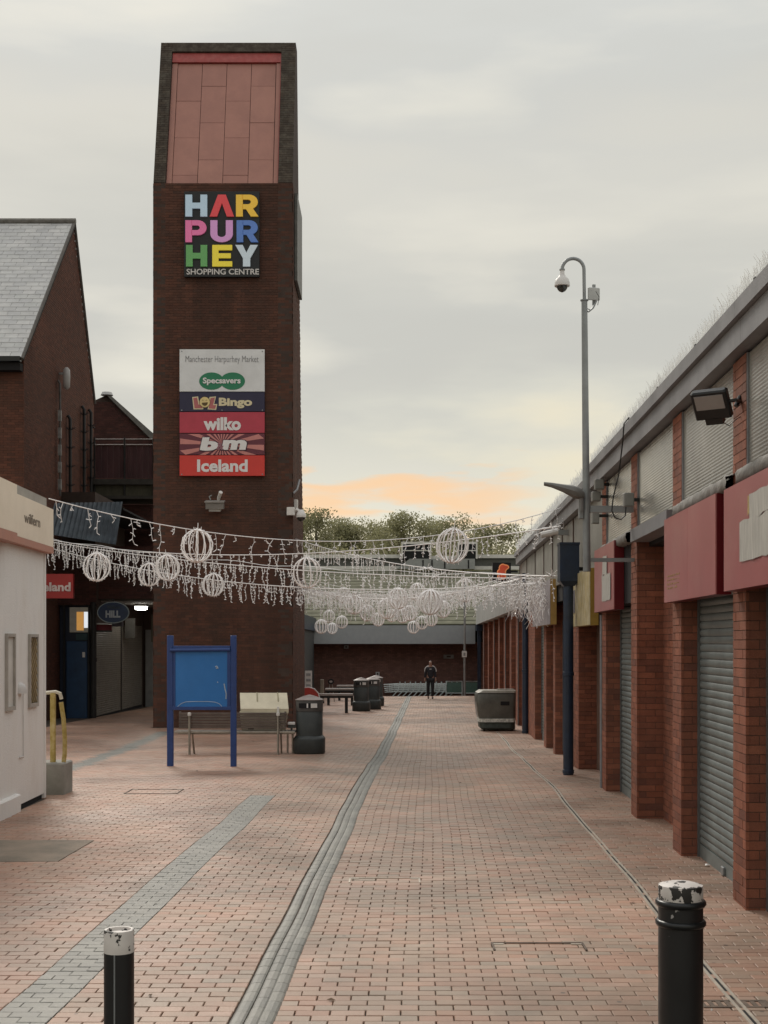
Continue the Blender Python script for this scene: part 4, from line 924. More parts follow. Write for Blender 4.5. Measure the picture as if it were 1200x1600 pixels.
b = MB(); b.lathe([(.26, 0), (.20, .12), (.05, .15)], (xpk, 52, zpk-.02), 10); b.build('ridge_cap', m_slate, rbg)
# walkway
YW = 46.0
x0, x1 = P(94, 0, YW)[0], P(241, 0, YW)[0]
sb_ = MB(); sb_.box(x0, x1, YW, YW+1.6, P(0, 780, YW)[2], P(0, 757, YW)[2]); sb_.build('walkway_slab', mat('mossy_concrete', (.075, .070, .048), rough=.9, var=.4, vscale=3, stretch=(1, 1, .4)), rbg)
for (qa, qb) in ((749, 757.5), (775, 780)): MB().box(x0, x1, YW-.12, YW-.001, P(0, qb, YW)[2], P(0, qa, YW)[2]).build('slab_edge', mat('edge_dark', (.05, .045, .038), rough=.8, var=.4), rbg)
x, xe = P(150, 0, YW)[0], x1; k = 0
while x < xe-.02:
    MB().box(x, min(x+.10, xe), YW-.02-(.02 if k % 2 else 0), YW, P(0, 747, YW)[2], P(0, 697, YW)[2]).build('cladding_strip', mat('dull_red_cladding', (.075, .030, .032), rough=.7, var=.4, vscale=3, stretch=(1, 1, .3)), rbg); x += .105; k += 1
for qy in (687, 695.5, 751): 
    b = MB(); b.tube([(x0, YW-.06, P(0, qy, YW)[2]), (x1, YW-.06, P(0, qy, YW)[2])], .022, 6); b.build('handrail', mat('rail_grey', (.14, .11, .10), rough=.6), rbg)
for qx in (95, 104, 125, 148, 195, 240):
    b = MB(); x = P(qx, 0, YW)[0]; b.tube([(x, YW-.05, P(0, 778, YW)[2]), (x, YW-.05, P(0, 684, YW)[2])], .035, 6); b.build('rail_post', m_pipe, rbg)
for qy in (668, 730): 
    b = MB(); b.tube([P(98, qy, YW), P(148, qy, YW)], .03, 6); b.build('pipe_bracket', m_pipe, rbg)
# corrugated sheet canopy
cs = thing('corrugated_canopy', 'grey blue corrugated sheet canopy below the walkway, behind the first light string', 'canopy', P(128, 850, 38.6))
b = MB(); xa, xb = P(72, 0, 38.6)[0], P(181, 0, 38.6)[0]; n_ = 60; vs = []
for k in range(n_+1):
    t_ = k/n_; x = xa+(xb-xa)*t_; o_ = .035*math.sin(k*math.pi/2)
    vs += [(x, 39.6+o_, P(0, 786-2*t_, 39.6)[2]), (x, 38.6+o_, P(0, 834+17*t_, 38.6)[2])]
b.add(vs, [(2*k, 2*k+1, 2*k+3, 2*k+2) for k in range(n_)]); b.build('sheet', mat('corrugated_blue', (.085, .105, .125), rough=.55, var=.4, vscale=2, dirt=(.03, .03, .035), dirt_amt=.7, dirt_scale=1.2), cs)
MB().box(xa, xb, 39.66, 46.3, P(0, 790, 39.6)[2]-.12, P(0, 790, 39.6)[2]-.06).build('soffit', m_dark, cs)
# passage ceiling, end wall, shutters
MB().box(-10.4, -6.3, 41.6, 50, 3.46, 3.6).build('ceiling', mat('soffit_grey', (.20, .19, .17), rough=.8, var=.3), rbg)
MB().box(XP-.01, XP+.005+.01, 41.5, 41.62, -.6, 3.46).build('corner_post', m_dark, rbg)
MB().box(-12, XP+.2, 41.2, 41.6, 3.3, 5.2).build('header', m_tmort, rbg); MB().box(XP+.2, -6.3, 41.25, 41.6, 3.5, 5.2).build('header', m_tmort, rbg)
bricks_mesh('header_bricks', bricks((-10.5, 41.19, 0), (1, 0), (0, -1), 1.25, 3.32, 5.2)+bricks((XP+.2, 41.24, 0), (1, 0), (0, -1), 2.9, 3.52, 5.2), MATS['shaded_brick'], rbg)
m_sh2 = mat('shutter_brown', (.185, .17, .145), rough=.5, var=.2, vscale=3)
for (ya, yb) in ((41.7, 45.6), (45.75, 49.6)):
    b = MB(); b.box(XP-.02, XP+.01, ya, yb, -.5, 2.75); sh = b.build('shutter', m_dark, rbg); me = bpy.data.meshes.new('slat')
    me.from_pydata([(-p-.0, y, q) for y in (0, yb-ya-.1) for (p, q) in pr], [], [(i, i+1, 8+i, 7+i) for i in range(6)]); me.materials.append(m_sh2); off = wl(sh); z = -.30
    while z < 2.7:
        o = bpy.data.objects.new('slat', me); C.objects.link(o); o.parent = sh; o.location = (XP+.012-off[0], ya+.05-off[1], z-off[2]); z += .0725
MB().box(-9.3, -6.3, 49.9, 49.99, -.9, 2.6).build('end_panel', mat('panel_grey', (.26, .27, .27), rough=.6, var=.2), rbg)
MB().box(-8.1, -7.95, 49.86, 49.9, -.9, 2.6).build('panel_joint', m_dark, rbg)
MB().box(P(236, 0, 49)[0], P(243, 0, 49)[0], 49, 49.2, P(0, 1003, 49)[2], P(0, 960, 49)[2]).build('wall_cabinet', mat('cabinet', (.12, .115, .09), rough=.7), rbg)
t = thing('ceiling_light', 'lit white round light on the passage ceiling left of the tower', 'ceiling light', P(220, 949, 45))
c = P(220.5, 949.5, 45); b = MB(); b.lathe([(.16, -.075), (.215, -.045), (.22, 0), (.22, .04)], c, 22); smooth_auto(b.build('diffuser', mat('lit_diffuser', (.9, .9, .9), emit=(1, .96, .86, 14)), t)); MB().lathe([(.24, .041), (.24, .07)], c, 22).build('base', m_steel, t)
t = thing('oval_sign', 'dark blue oval hanging sign reading HILL with a grey rim, in the passage mouth', 'sign', P(177, 957, 41.1))
c = P(177, 957, 41.1); k_ = 41.1/FP
MB().prism(ellipse(0, 0, 25*k_, 17*k_, 40), (c[0], 41.14, c[2]), (1, 0, 0), (0, 0, 1), (0, -1, 0), .06).build('rim', mat('rim_grey', (.28, .34, .36), rough=.5), t)
MB().prism(ellipse(0, 0, 23.6*k_, 15.6*k_, 40), (c[0], 41.079, c[2]), (1, 0, 0), (0, 0, 1), (0, -1, 0), .006).build('board', mat('oval_navy', (.012, .035, .095), rough=.4), t)
def txx(body, a, e_, t_, d_, Y, m, par_, bold): x0, _, z0 = P(a, d_, Y); x1, _, z1 = P(e_, t_, Y); return text('lettering', body, (x0, Y, z0), (1, 0, 0), (0, 0, 1), (0, -1, 0), x1-x0, z1-z0, .01, m, par_, bold)
txx('HILL', 165, 188, 954, 965, 41.06, mat('sign_grey', (.42, .46, .50), rough=.5), t, .05); txx('William', 167, 187, 946, 951, 41.06, mat('sign_dim', (.05, .07, .08), rough=.5), t, 0)
MB().box(c[0]-.02, c[0]+.02, 41.08, 41.12, c[2]+.34, 3.5).build('hanger', m_black, t)
t = thing('red_wall_sign', 'dim dark red strip sign under the oval hanging sign', 'sign', P(165, 981, 41.5)); b = MB(); b.box(P(151, 0, 41.5)[0], P(175, 0, 41.5)[0], 41.45, 41.5, P(0, 985, 41.5)[2], P(0, 976, 41.5)[2]); b.build('board', mat('dull_red', (.12, .015, .02)), t)
MB().box(P(151, 0, 41.5)[0], P(175, 0, 41.5)[0], 41.47, 41.52, P(0, 987.5, 41.5)[2], P(0, 985, 41.5)[2]).build('edge_trim', m_black, t)
MB().bbox(P(176, 0, 42)[0], P(192, 0, 42)[0], 41.9, 42.1, P(0, 979, 42)[2], P(0, 971, 42)[2], .01).build('lamp_box', mat('lilac_grey', (.15, .15, .19)), rbg)
MB().bbox(P(196, 0, 46)[0], P(211, 0, 46)[0], 45.9, 46.1, P(0, 997, 46)[2], P(0, 966, 46)[2], .01).build('meter_box', mat('meter_grey', (.10, .095, .085)), rbg)
# blue shop door
bd = thing('blue_shop_front', 'dark blue door with a lit poster window above it, in the passage corner', 'shop front', P(120, 1125, 41.3))
YD = 41.3; X = lambda q: P(q, 0, YD)[0]; Z = lambda q: P(0, q, YD)[2]
MB().box(X(93), X(146), YD+.04, YD+.3, -.6, 3.4).build('frame', mat('frame_navy', (.006, .012, .03), rough=.5), bd)
MB().bbox(X(104), X(136), YD-.02, YD+.035, Z(1124), Z(1002), .01).build('door', mat('door_blue', (.012, .045, .11), rough=.45, var=.25), bd)
MB().box(X(109), X(139), YD-.02, YD+.035, Z(988), Z(949)).build('poster', mat('poster', (.12, .11, .095), rough=.4, var=.5, vscale=4, emit=(.3, .26, .2, .12)), bd)
MB().box(X(120), X(131), YD-.03, YD-.021, Z(985), Z(956)).build('poster_figure', mat('poster_orange', (.42, .22, .06), emit=(.9, .45, .12, .35)), bd)
MB().box(X(131.5), X(137.5), YD-.03, YD-.021, Z(981), Z(956)).build('poster_strip', mat('poster_white', (.6, .6, .6), emit=(.9, .95, 1, .6)), bd)
MB().box(X(129), X(133), YD-.03, YD-.021, Z(1027), Z(1019)).build('notice', m_wht, bd)
MB().bbox(X(119), X(137), YD-.03, YD-.021, Z(1000), Z(990), .003).build('small_sign', mat('teal_dim', (.03, .06, .07)), bd)
for (qa, qb) in ((100, 102), (138, 141)): 
    b = MB(); b.tube([(X((qa+qb)/2), YD-.05, Z(1128)), (X((qa+qb)/2), YD-.05, 3.4)], .03, 6); b.build('conduit', m_pipe, bd)
t = thing('wall_pipe', 'thick black round pipe between the blue door and the brown shutters', 'downpipe', P(147, 1125, 41.3)); b = MB(); x, _, z = P(147, 1126, 41.3); b.tube([(x, 41.2, z), (x, 41.2, 3.4)], .10, 12); b.build('pipe', m_pipe, t); b = MB(); b.lathe([(.12, 0), (.12, .12)], (x, 41.2, z+1.9), 12); b.build('collar', m_pipe, t)
# red flag sign
t = thing('red_shop_sign', 'red projecting sign with white lettering half hidden by the white kiosk', 'sign', P(90, 916, 38))
Y = 38.0; xa, _, za = P(46, 935, Y); xb, _, zb = P(115, 897, Y)
MB().box(xa, xb, Y-.08, Y+.08, za, zb).build('board', mat('sign_red', (.34, .022, .022), rough=.4, var=.1), t)
txx('Iceland', 53, 110.5, 910, 924, Y-.09, mat('sign_pinkwhite', (.62, .50, .48)), t, .035)
MB().box(XG, xa, Y-.02, Y+.02, zb-.1, zb).build('bracket', m_black, t)
t = thing('alarm_box', 'small pale alarm box on the brick wall above the red sign', 'alarm box', P(103, 889, 40.5)); x, y, z = wp(103, 888); MB().bbox(x+.005, x+.2, y-.2, y+.2, z-.2, z+.17, .02).build('case', mat('alarm_beige', (.17, .14, .12)), t); MB().box(x+.201, x+.21, y-.1, y+.1, z-.1, z+.05).build('front_plate', mat('alarm_dark', (.08, .07, .06)), t)

# ================================================================ WHITE KIOSK
def KX(o, y, z): return (-4.26-.02*y+o, y, z)
ki = thing('white_kiosk', 'white rendered kiosk with cream fascia and terracotta stripe at the left edge', 'kiosk', (-5.5, 15, 0))
b = MB(); b.box(-4, 0, 7, 17.33, .06, 3.32, KX); b.box(-.10, .012, 17.33, 17.41, -.05, 3.32, KX); b.build('wall', m_white, ki)
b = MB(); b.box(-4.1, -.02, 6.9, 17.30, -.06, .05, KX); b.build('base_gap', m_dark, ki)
MB().bbox(-.2, .06, 7, 15.95, -.05, .22, .02, KX).build('plinth', m_white, ki)
m_creamf = mat('cream_fascia', (.80, .70, .57), rough=.5, var=.05, vscale=1, dirt=(.60, .50, .38), dirt_amt=.4, dirt_scale=1.5)
m_terra = mat('terracotta_stripe', (.44, .20, .145), rough=.55, var=.1, dirt=(.38, .2, .16), dirt_amt=.4)
MB().box(-4, .10, 15.42, 17.46, 3.40, 3.915, KX).build('fascia', m_creamf, ki); MB().box(-4, .103, 15.42, 17.463, 3.312, 3.397, KX).build('stripe', m_terra, ki)
MB().box(-4, .15, 7, 15.415, 3.42, 4.0, KX).build('fascia', m_creamf, ki); MB().box(-4, .153, 7, 15.415, 3.30, 3.417, KX).build('stripe', m_terra, ki)
MB().box(-4, .03, 7, 17.36, 3.918, 4.055, KX).build('coping', mat('coping_grey', (.34, .32, .29), rough=.7, var=.2, dirt=(.24, .22, .2), dirt_amt=.4), ki)
mk = mat('fascia_print', (.22, .18, .14), rough=.6)
ya, yb = 15.93, 16.72; text('lettering', 'wilfern', KX(.103, ya, 3.60), (-.02*(yb-ya), yb-ya, 0), (0, 0, 1), (1, 0, 0), 1, .13, .003, mk, ki, .01)
ki2 = None
b = MB()
for k in range(9):
    y = 14.6+.21*k; r = .115; vs = []
    for q in range(9):
        a = math.pi*q/8
        for o_ in (0, -1.6): vs.append((KX(-.55+o_, y, 0)[0], y+r*math.cos(a), 4.06+.02+r*1.3*math.sin(a)+.13))
    b.add(vs, [(2*i, 2*i+1, 2*i+3, 2*i+2) for i in range(8)]); b.box(-2.15, -.55, y-.115, y+.115, 4.05, 4.18, KX)
b.build('roof_sheet', mat('sheet_greyblue', (.22, .235, .24), rough=.6, var=.4, vscale=6), ki)
# vents
def vent(ya, yb, z0, z1, lou):
    t = MB(); w_ = .035
    for (a, e_, c_, d_) in ((ya, ya+w_, z0, z1), (yb-w_, yb, z0, z1), (ya+w_, yb-w_, z0, z0+.05), (ya+w_, yb-w_, z1-.04, z1)): t.box(.0, .035, a, e_, c_, d_, KX)
    fr = t.build('vent_frame', mat('vent_beige', (.40, .37, .33), rough=.6, var=.2), ki)
    MB().box(.001, .006, ya+w_, yb-w_, z0+.05, z1-.04, KX).build('vent_back', m_dark if lou else mat('vent_white', (.60, .58, .54), rough=.6, var=.15), fr)
    if lou:
        H = z1-z0-.09; Wd = yb-ya-2*w_
        for k in range(-3, 11):
            # slanted slats clipped to the frame
            z_a = z0+.05+H*(1-(k)/9.); s0, s1 = 0., 1.; drop = .38
            pts = [(0, z_a), (1, z_a-drop)]
            c = [max(z0+.05, min(z1-.04, q[1])) for q in pts]
            if abs(c[0]-c[1]) < .02: continue
            u0 = 0 if pts[0][1] <= z1-.04 else (pts[0][1]-(z1-.04))/drop; u1 = 1 if pts[1][1] >= z0+.05 else (pts[0][1]-(z0+.05))/drop
            b = MB(); y0_, y1_ = ya+w_+Wd*u0, ya+w_+Wd*u1; hw = .015
            v4 = [KX(o_, yy_, zz_) for o_ in (.008, .022) for (yy_, zz_) in ((y0_, c[0]-hw), (y0_, min(c[0]+hw, z1-.04)), (y1_, c[1]+hw), (y1_, max(c[1]-hw, z0+.05)))]
            b.add(v4, [(0, 1, 2, 3), (7, 6, 5, 4), (0, 4, 5, 1), (1, 5, 6, 2), (2, 6, 7, 3), (3, 7, 4, 0)]); b.build('louvre_slat', mat('vent_gold', (.42, .34, .20), rough=.6, var=.2), fr)
vent(15.42, 15.80, 1.27, 2.21, False); vent(16.50, 16.93, 1.26, 2.21, True)
b = MB(); c = KX(.0, 16.1, 1.46); b.lathe([(.085, 0), (.084, .06), (.070, .105), (.04, .13), (.005, .138)], c, 20); smooth_auto(b.build('vent_hood', m_wht, ki))
b = MB(); b.tube([KX(.012, 16.22, 1.46), KX(.012, 16.24, .64)], .006, 5); b.tube([KX(.014, 16.05, .66), KX(.014, 16.24, .655)], .008, 5); b.build('cable', m_wht, ki)
# yellow barrier on a concrete upstand behind the kiosk
yb_ = thing('yellow_barrier', 'worn yellow handrail frame on a concrete block behind the white kiosk', 'barrier', (-4.5, 18, 0))
Y = 17.62
xa, _, _ = P(66, 0, Y); xb = P(100, 0, Y)[0]
cvs = MB(); cvs.bbox(xa-.3, xb, Y, Y+.5, -.05, P(0, 1192, Y)[2], .02); cvs.build('concrete_block', m_conc, yb_)
m_yp = mat('yellow_worn', (.42, .31, .085), rough=.6, var=.3, vscale=8, dirt=(.50, .46, .36), dirt_amt=.5, dirt_scale=8)
zt, zb = P(0, 1083, Y)[2], P(0, 1192, Y)[2]
MB().bbox(P(75, 0, Y)[0], P(83, 0, Y)[0], Y+.1, Y+.16, zb-.02, zt, .008).build('post', m_yp, yb_)
b = MB(); q0 = P(92, 1105, Y); q1 = P(95, 1125, Y); q2 = P(97, 1155, Y); q3 = P(97, 1178, Y)
b.tube([(p[0], Y+.15, p[2]) for p in (P(91, 1098, Y), q0, q1, q2, q3, P(95, 1194, Y))], .032, 8); b.build('curved_post', m_yp, yb_)
b = MB(); b.tube([(xa-.2, Y+.13, zt-.02), (P(84, 0, Y)[0], Y+.13, zt+.01), (P(90, 0, Y)[0], Y+.13, zt-.01), (P(92, 0, Y)[0], Y+.14, zt-.09)], .026, 8); b.build('top_rail', mat('worn_top', (.52, .48, .38), rough=.6, var=.2), yb_)
# ================================================================ FAR HALL
ha = thing('market_hall', 'low hall with grey tiled roof and pale fascia band across the street end', 'building', (0, 72, -1))
YH = 66.0
x0, x1 = P(489, 0, YH)[0], P(742.5, 0, YH)[0]
MB().box(x0, x1, YH, YH+.3, P(0, 1006, YH)[2], P(0, 977, YH)[2]).build('fascia', mat('hall_fascia', (.30, .32, .33), rough=.6, var=.08), ha)
MB().box(x0-6, x1+3, YH+.3, YH+1.2, P(0, 1006, YH)[2]+.1, P(0, 990, YH)[2]).build('soffit', m_dark, ha)
MB().box(-12, 12, YH+1.22, YH+1.5, -1.4, 3.0).build('wall', m_tmort, ha)
bricks_mesh('brickwork', bricks((x0-1.5, YH+1.2, 0), (1, 0), (0, -1), 11, -1.2, 2.4), mat('hall_brick', (.1, .05, .04), rand='island', cols=[(.20, .105, .085), (.16, .09, .075), (.23, .12, .095)], rough=.85, var=.25, spec=.2), ha)
m_tile = mat('roof_tiles', (.165, .16, .115), rand='island', cols=[(.19, .185, .135), (.15, .148, .108), (.21, .20, .155)], rough=1, spec=.05, var=.3, vscale=2, dirt=(.10, .105, .07), dirt_amt=.6)
nR = 17; Ya, Za, Yb, Zb = YH+.1, P(0, 976, YH)[2], 80.0, P(0, 892, 80)[2]
rf = MB()
rf.box(x0-5, x1+6, Ya, Ya+.02, Za-.1, Za); rr_o = rf.build('roof', m_tile, ha)
for k in range(nR):
    t0, t1 = k/nR, (k+1)/nR; b = MB(); ya_, yb2 = Ya+(Yb-Ya)*t0, Ya+(Yb-Ya)*t1; za_, zb_ = Za+(Zb-Za)*t0, Za+(Zb-Za)*t1
    x = x0-5
    b.add([(x, ya_, za_+.05), (x1+6, ya_, za_+.05), (x1+6, yb2, zb_+.02), (x, yb2, zb_+.02), (x, ya_, za_-.05), (x1+6, ya_, za_-.05)], [(0, 1, 2, 3), (4, 5, 1, 0)])
    b.build('tile_course', m_tile, rr_o)
m_gut = mat('white_gutter', (.62, .61, .57), rough=.5, var=.15)
b = MB(); b.box(-6.5, 11, 80.0, 80.15, P(0, 890, 80)[2], P(0, 884.5, 80)[2]); b.build('gutter', m_gut, ha)
MB().box(-6.5, 11, 80.2, 80.3, P(0, 885, 80)[2], P(0, 872, 80)[2]).build('clerestory', mat('clerestory', (.09, .095, .085), rough=.4, var=.4, vscale=2), ha)
MB().box(-6.5, P(628, 0, 80)[0], 79.95, 80.2, P(0, 872, 80)[2], P(0, 866.5, 80)[2]).build('gutter', m_gut, ha); MB().box(P(745, 0, 80)[0], 11, 79.95, 80.2, P(0, 872, 80)[2], P(0, 866.5, 80)[2]).build('gutter', m_gut, ha)
Yq = 79.3; X = lambda q: P(q, 0, Yq)[0]; Z = lambda q: P(0, q, Yq)[2]
b = MB(); b.prism([(X(620), Z(889)), (X(742), Z(889)), (X(742), Z(873)), (X(640), Z(873))], (0, Yq, 0), (1, 0, 0), (0, 0, 1), (0, 1, 0), .6); b.build('dormer_base', mat('dormer_grey', (.27, .28, .27), rough=.6, var=.2), ha)
for q in (661, 675, 695, 732): MB().box(X(q)-.04, X(q)+.04, Yq-.03, Yq-.002, Z(888), Z(875)).build('dormer_rib', m_dark, ha)
for (a, e_) in ((628, 673), (716, 745)):
    MB().box(X(a), X(e_), Yq+.05, Yq+1.6, Z(873), Z(847)).build('dormer_window', mat('dark_glass', (.012, .014, .014), rough=.5, spec=.2), ha)
    for (p, q, c_, d_) in ((a-1, e_+1, 850, 846.5), (a-1, a+1.5, 873, 850), (e_-1.5, e_+1, 873, 850)): MB().box(X(p), X(q), Yq-.02, Yq+.045, Z(c_), Z(d_)).build('window_frame', m_gut, ha)
    MB().box(X(a), X(e_), Yq+.01, Yq+.04, Z(861), Z(859.5)).build('glazing_bar', m_gut, ha)
MB().box(X(673), X(716), Yq+.3, Yq+.6, Z(873), Z(868)).build('dormer_link', m_gut, ha)
for (qx, qy, w2, h2, lab, col) in ((590, 1053, 3, 3, 'tiny white square notice on the far hall wall', (.5, .5, .5)), (701, 1026, 8, 3, 'grey vent plate on the far hall wall behind the walking person', (.22, .21, .2)), (541, 1011, 3.5, 2.5, 'small pale lamp high on the far hall wall', (.35, .35, .34))):
    c = P(qx, qy, YH+1.18); s = (YH+1.2)/FP; t = thing('wall_fitting', lab, 'wall fitting', c)
    MB().box(c[0]-w2*s, c[0]+w2*s, YH+1.06, YH+1.18, c[2]-h2*s, c[2]+h2*s).build('plate', mat('fit_%d' % qx, col), t); MB().box(c[0]-w2*s*.4, c[0]+w2*s*.4, YH+1.05, YH+1.059, c[2]-h2*s*.4, c[2]+h2*s*.5).build('face', m_tmort, t)
# block behind the tower, left side of the far street
lb = thing('side_building', 'dark low building edge just behind the tower, left of the far hall', 'building', (-6, 55, -.5))
MB().box(-12, -3.62, 52, 66.2, -1.3, 3.3).build('wall', mat('side_dark', (.05, .052, .05), rough=.7, var=.3), lb)
MB().box(-3.72, -3.5, 51.8, 66.2, 2.7, 3.35).build('fascia', m_navy, lb)
x, _, z = P(482, 1062, 51.5)
t = thing('notice_board', 'narrow white notice strip with three notices behind the tower corner', 'notice board', (x, 51.5, z)); MB().box(x-.14, x+.14, 51.5, 51.56, P(0, 1075, 51.5)[2], P(0, 1048, 51.5)[2]).build('board', m_wht, t)
for k in range(3): MB().box(x-.09, x+.09, 51.485, 51.499, P(0, 1056+8.6*k, 51.5)[2], P(0, 1052+8.6*k, 51.5)[2]).build('notice', mat('notice_grey', (.3, .3, .3)), t)

# ================================================================ TREES
m_leaf = mat('leaves', (.1, .1, .05), rand='island', cols=[(.30, .29, .155), (.24, .24, .125), (.35, .33, .19), (.28, .275, .155)], rough=.7, var=.3, vscale=.4, spec=.2)  # leaf colours lightened to carry the haze of distance
_lm = m_leaf.node_tree; _pb = _lm.nodes['Principled BSDF']; _src = _pb.inputs['Base Color'].links[0].from_socket
_tr = _lm.nodes.new('ShaderNodeBsdfTranslucent'); _lm.links.new(_src, _tr.inputs[0]); _mxs = _lm.nodes.new('ShaderNodeMixShader'); _mxs.inputs[0].default_value = .5
_lm.links.new(_pb.outputs[0], _mxs.inputs[1]); _lm.links.new(_tr.outputs[0], _mxs.inputs[2]); _lm.links.new(_mxs.outputs[0], _lm.nodes['Material Output'].inputs[0])
m_bark = mat('bark', (.09, .07, .05), rough=.9, var=.3)
def tree(px, ytop, Y, wpx, lab, seed, dens=1.0):
    r = random.Random(seed); x, _, zt = P(px, ytop, Y); R = wpx*Y/FP/2; zb = -1.0
    t = thing('tree', lab, 'tree', (x, Y, zb), 'trees behind the far hall')
    H = zt-zb; b = MB(); b.tube([(x, Y, zb), (x+.1, Y, zb+H*.35), (x-.1, Y, zb+H*.7)], [.28, .2, .07], 8)
    lv = []; tips = []
    for k in range(26):
        a = r.uniform(0, 6.28); h0 = H*r.uniform(.3, .75); e = r.uniform(.5, 1); rr = R*e
        tip = (x+rr*math.cos(a), Y+rr*math.sin(a), zb+min(H*.98, h0+H*r.uniform(.08, .30)*(1.5-e*.7)))
        mid = ((x+tip[0])/2, (Y+tip[1])/2, zb+h0+(tip[2]-zb-h0)*.3); b.tube([(x, Y, zb+h0), mid, tip], [.07, .045, .015], 4); tips.append(tip)
        for q in range(3):
            t2 = (tip[0]+r.gauss(0, R*.25), tip[1]+r.gauss(0, R*.25), tip[2]+r.uniform(-.1, .10)*H); b.tube([mid, t2], [.03, .01], 3); tips.append(t2)
    for k in range(7):
        t2 = (x+r.gauss(0, R*.35), Y, zt-r.uniform(0, .08)*H); b.tube([(x-.1, Y, zb+H*.68), t2], [.05, .01], 3); tips.append(t2)
    b.build('trunk', m_bark, t)
    V = []; F = []; n_ = int(12500*dens)
    for k in range(n_):
        c = r.choice(tips); s = r.uniform(.055, .12); sg = .42
        p = Vector((c[0]+r.gauss(0, sg), c[1]+r.gauss(0, sg), c[2]+r.gauss(0, sg*.8)))
        if p.z > zt+.3: continue
        d1 = Vector((r.gauss(0, 1), r.gauss(0, 1), r.gauss(0, 1))).normalized(); d2 = d1.orthogonal().normalized(); o = len(V)
        V += [p-d1*s, p+d2*s*.7, p+d1*s, p-d2*s*.7]; F.append((o, o+1, o+2, o+3))
    arr_mesh('crown', np.array([tuple(v) for v in V])-np.array((x, Y, zb)), np.array(F), m_leaf, t, 'stuff')
for i, (px, yt, Y, wp_, lab) in enumerate(((492, 799, 98, 75, 'loose olive tree against the tower edge, tallest of the left group'), (535, 814, 104, 62, 'lower olive tree just right of the one by the tower'), (582, 826, 112, 60, 'smallest pale tree in the dip of the tree line'),
        (640, 806, 100, 95, 'broad olive tree directly above the left dormer window'), (716, 806, 103, 90, 'broad olive tree behind the hanging globe, above the right dormer window'), (775, 824, 108, 70, 'sparse tree left of the parade roof end'), (452, 810, 104, 60, 'tree mostly hidden behind the tower'),
        (605, 818, 118, 60, 'thin tree between the dip and the broad tree'), (680, 812, 112, 66, 'thin tree between the two broad ones'), (820, 832, 112, 60, 'tree hidden behind the far end of the parade roof'))): tree(px, yt, Y, wp_, lab, 50+i)
hb = MB(); 
V = []; F = []; r = random.Random(9)
for k in range(16000):
    p = Vector((r.uniform(-9, 14), r.uniform(88, 91), r.uniform(-1, 1)**2*0+r.uniform(2, 8.4)+.5*math.sin(k))); s = r.uniform(.08, .17)
    d1 = Vector((r.gauss(0, 1), r.gauss(0, 1), r.gauss(0, 1))).normalized(); d2 = d1.orthogonal().normalized(); o = len(V); V += [p-d1*s, p+d2*s*.7, p+d1*s, p-d2*s*.7]; F.append((o, o+1, o+2, o+3))
hd = arr_mesh('shrubbery', np.array([tuple(v) for v in V]), np.array(F), m_leaf, None, 'stuff'); tag(hd, 'mass of olive shrubs below the trees behind the far hall roof', 'shrubs')

# ================================================================ LIGHT STRINGS
def span(A, B, sag, lab, drop=(.12, .5), pitch=.11, r=.0055, dens=.8, second=False, clump=0):
    A = np.array(A); B = np.array(B); L = np.linalg.norm(B-A); n_ = max(12, int(L/.4))
    def pt(t): p = A+(B-A)*t; return p+np.array([0, 0, -4*sag*t*(1-t)])
    t = thing('icicle_light_string', lab, 'string lights', tuple(A), 'icicle light strings across the street')
    b = MB(); b.tube([tuple(pt(k/n_)) for k in range(n_+1)], r*1.35, 4); b.build('cable', m_wire, t)
    if second:
        b = MB(); b.tube([tuple(pt(k/n_)+np.array([0, .1, .09+.03*math.sin(k)])) for k in range(n_+1)], r*.9, 3); b.build('support_wire', m_wire, t)
    b = MB(); s = .1; dh = np.array([(B-A)[0], (B-A)[1], 0])/np.hypot((B-A)[0], (B-A)[1]); cyc = 0
    while s < L-.05:
        if rnd.random() < dens:
            p = pt(s/L); h = drop[0]+(drop[1]-drop[0])*(.5+.5*math.sin(cyc*2.1))*rnd.uniform(.55, 1.15); m = max(2, int(h/.07)); q = [p]
            for k in range(m):
                q.append(q[-1]+np.array([0, 0, -h/m])+dh*rnd.gauss(0, .022)+np.array([0, rnd.gauss(0, .02), 0]))
            b.tube([tuple(a) for a in q], r, 3, False)
            for a in q[1:]:
                for _ in range(2 if rnd.random() < .5 else 1):
                    e = a+dh*rnd.choice((-1, 1))*rnd.uniform(.02, .055)+np.array([0, rnd.uniform(-.02, .02), -rnd.uniform(-.02, .045)]); b.tube([tuple(a), tuple(e)], r*1.15, 3, False)
        cyc += 1; s += pitch*rnd.uniform(.6, 1.4)
    for c in range(clump):
        p = pt(rnd.choice((0.0, .99, rnd.random())))
        for _ in range(14):
            e = p+np.array([rnd.gauss(0, .13), rnd.gauss(0, .1), rnd.gauss(0, .07)]); b.tube([tuple(p), tuple(e)], r, 3, False)
    b.build('icicle_drops', m_wire, t, kind='stuff')
    return pt
LA = P(41, 841, 37.2)
p1 = span(P(76, 779, 17.45), P(890, 789, 23), .62, 'nearest light string, from the white kiosk corner over to the parade roof', (.06, .42), .16, .0052, .85, clump=0)
p2 = span(P(41, 836, 37.2), P(876, 822, 23), .55, 'light string dipping behind the nearest one and rising to the parade eaves', (.05, .45), .15, .008, .8, clump=2)
p3 = span(P(41, 840, 37.2), P(852, 904, 27), .28, 'light string with dense drops ending at the lilac grey shop sign', (.15, .62), .10, .0085, .9, True, clump=3)
p4 = span(P(41, 845, 37.3), P(850, 910, 26.4), .62, 'lowest light string in front of the tower, ending at the lilac grey shop sign', (.15, .55), .10, .008, .95, clump=3)
p5 = span((TX1+.02, 36.8, P(0, 842, 36.8)[2]), P(868, 900, 24.5), .25, 'light string tied to the tower edge, first of those behind the tower front', (.1, .55), .13, .008, .85, clump=2)
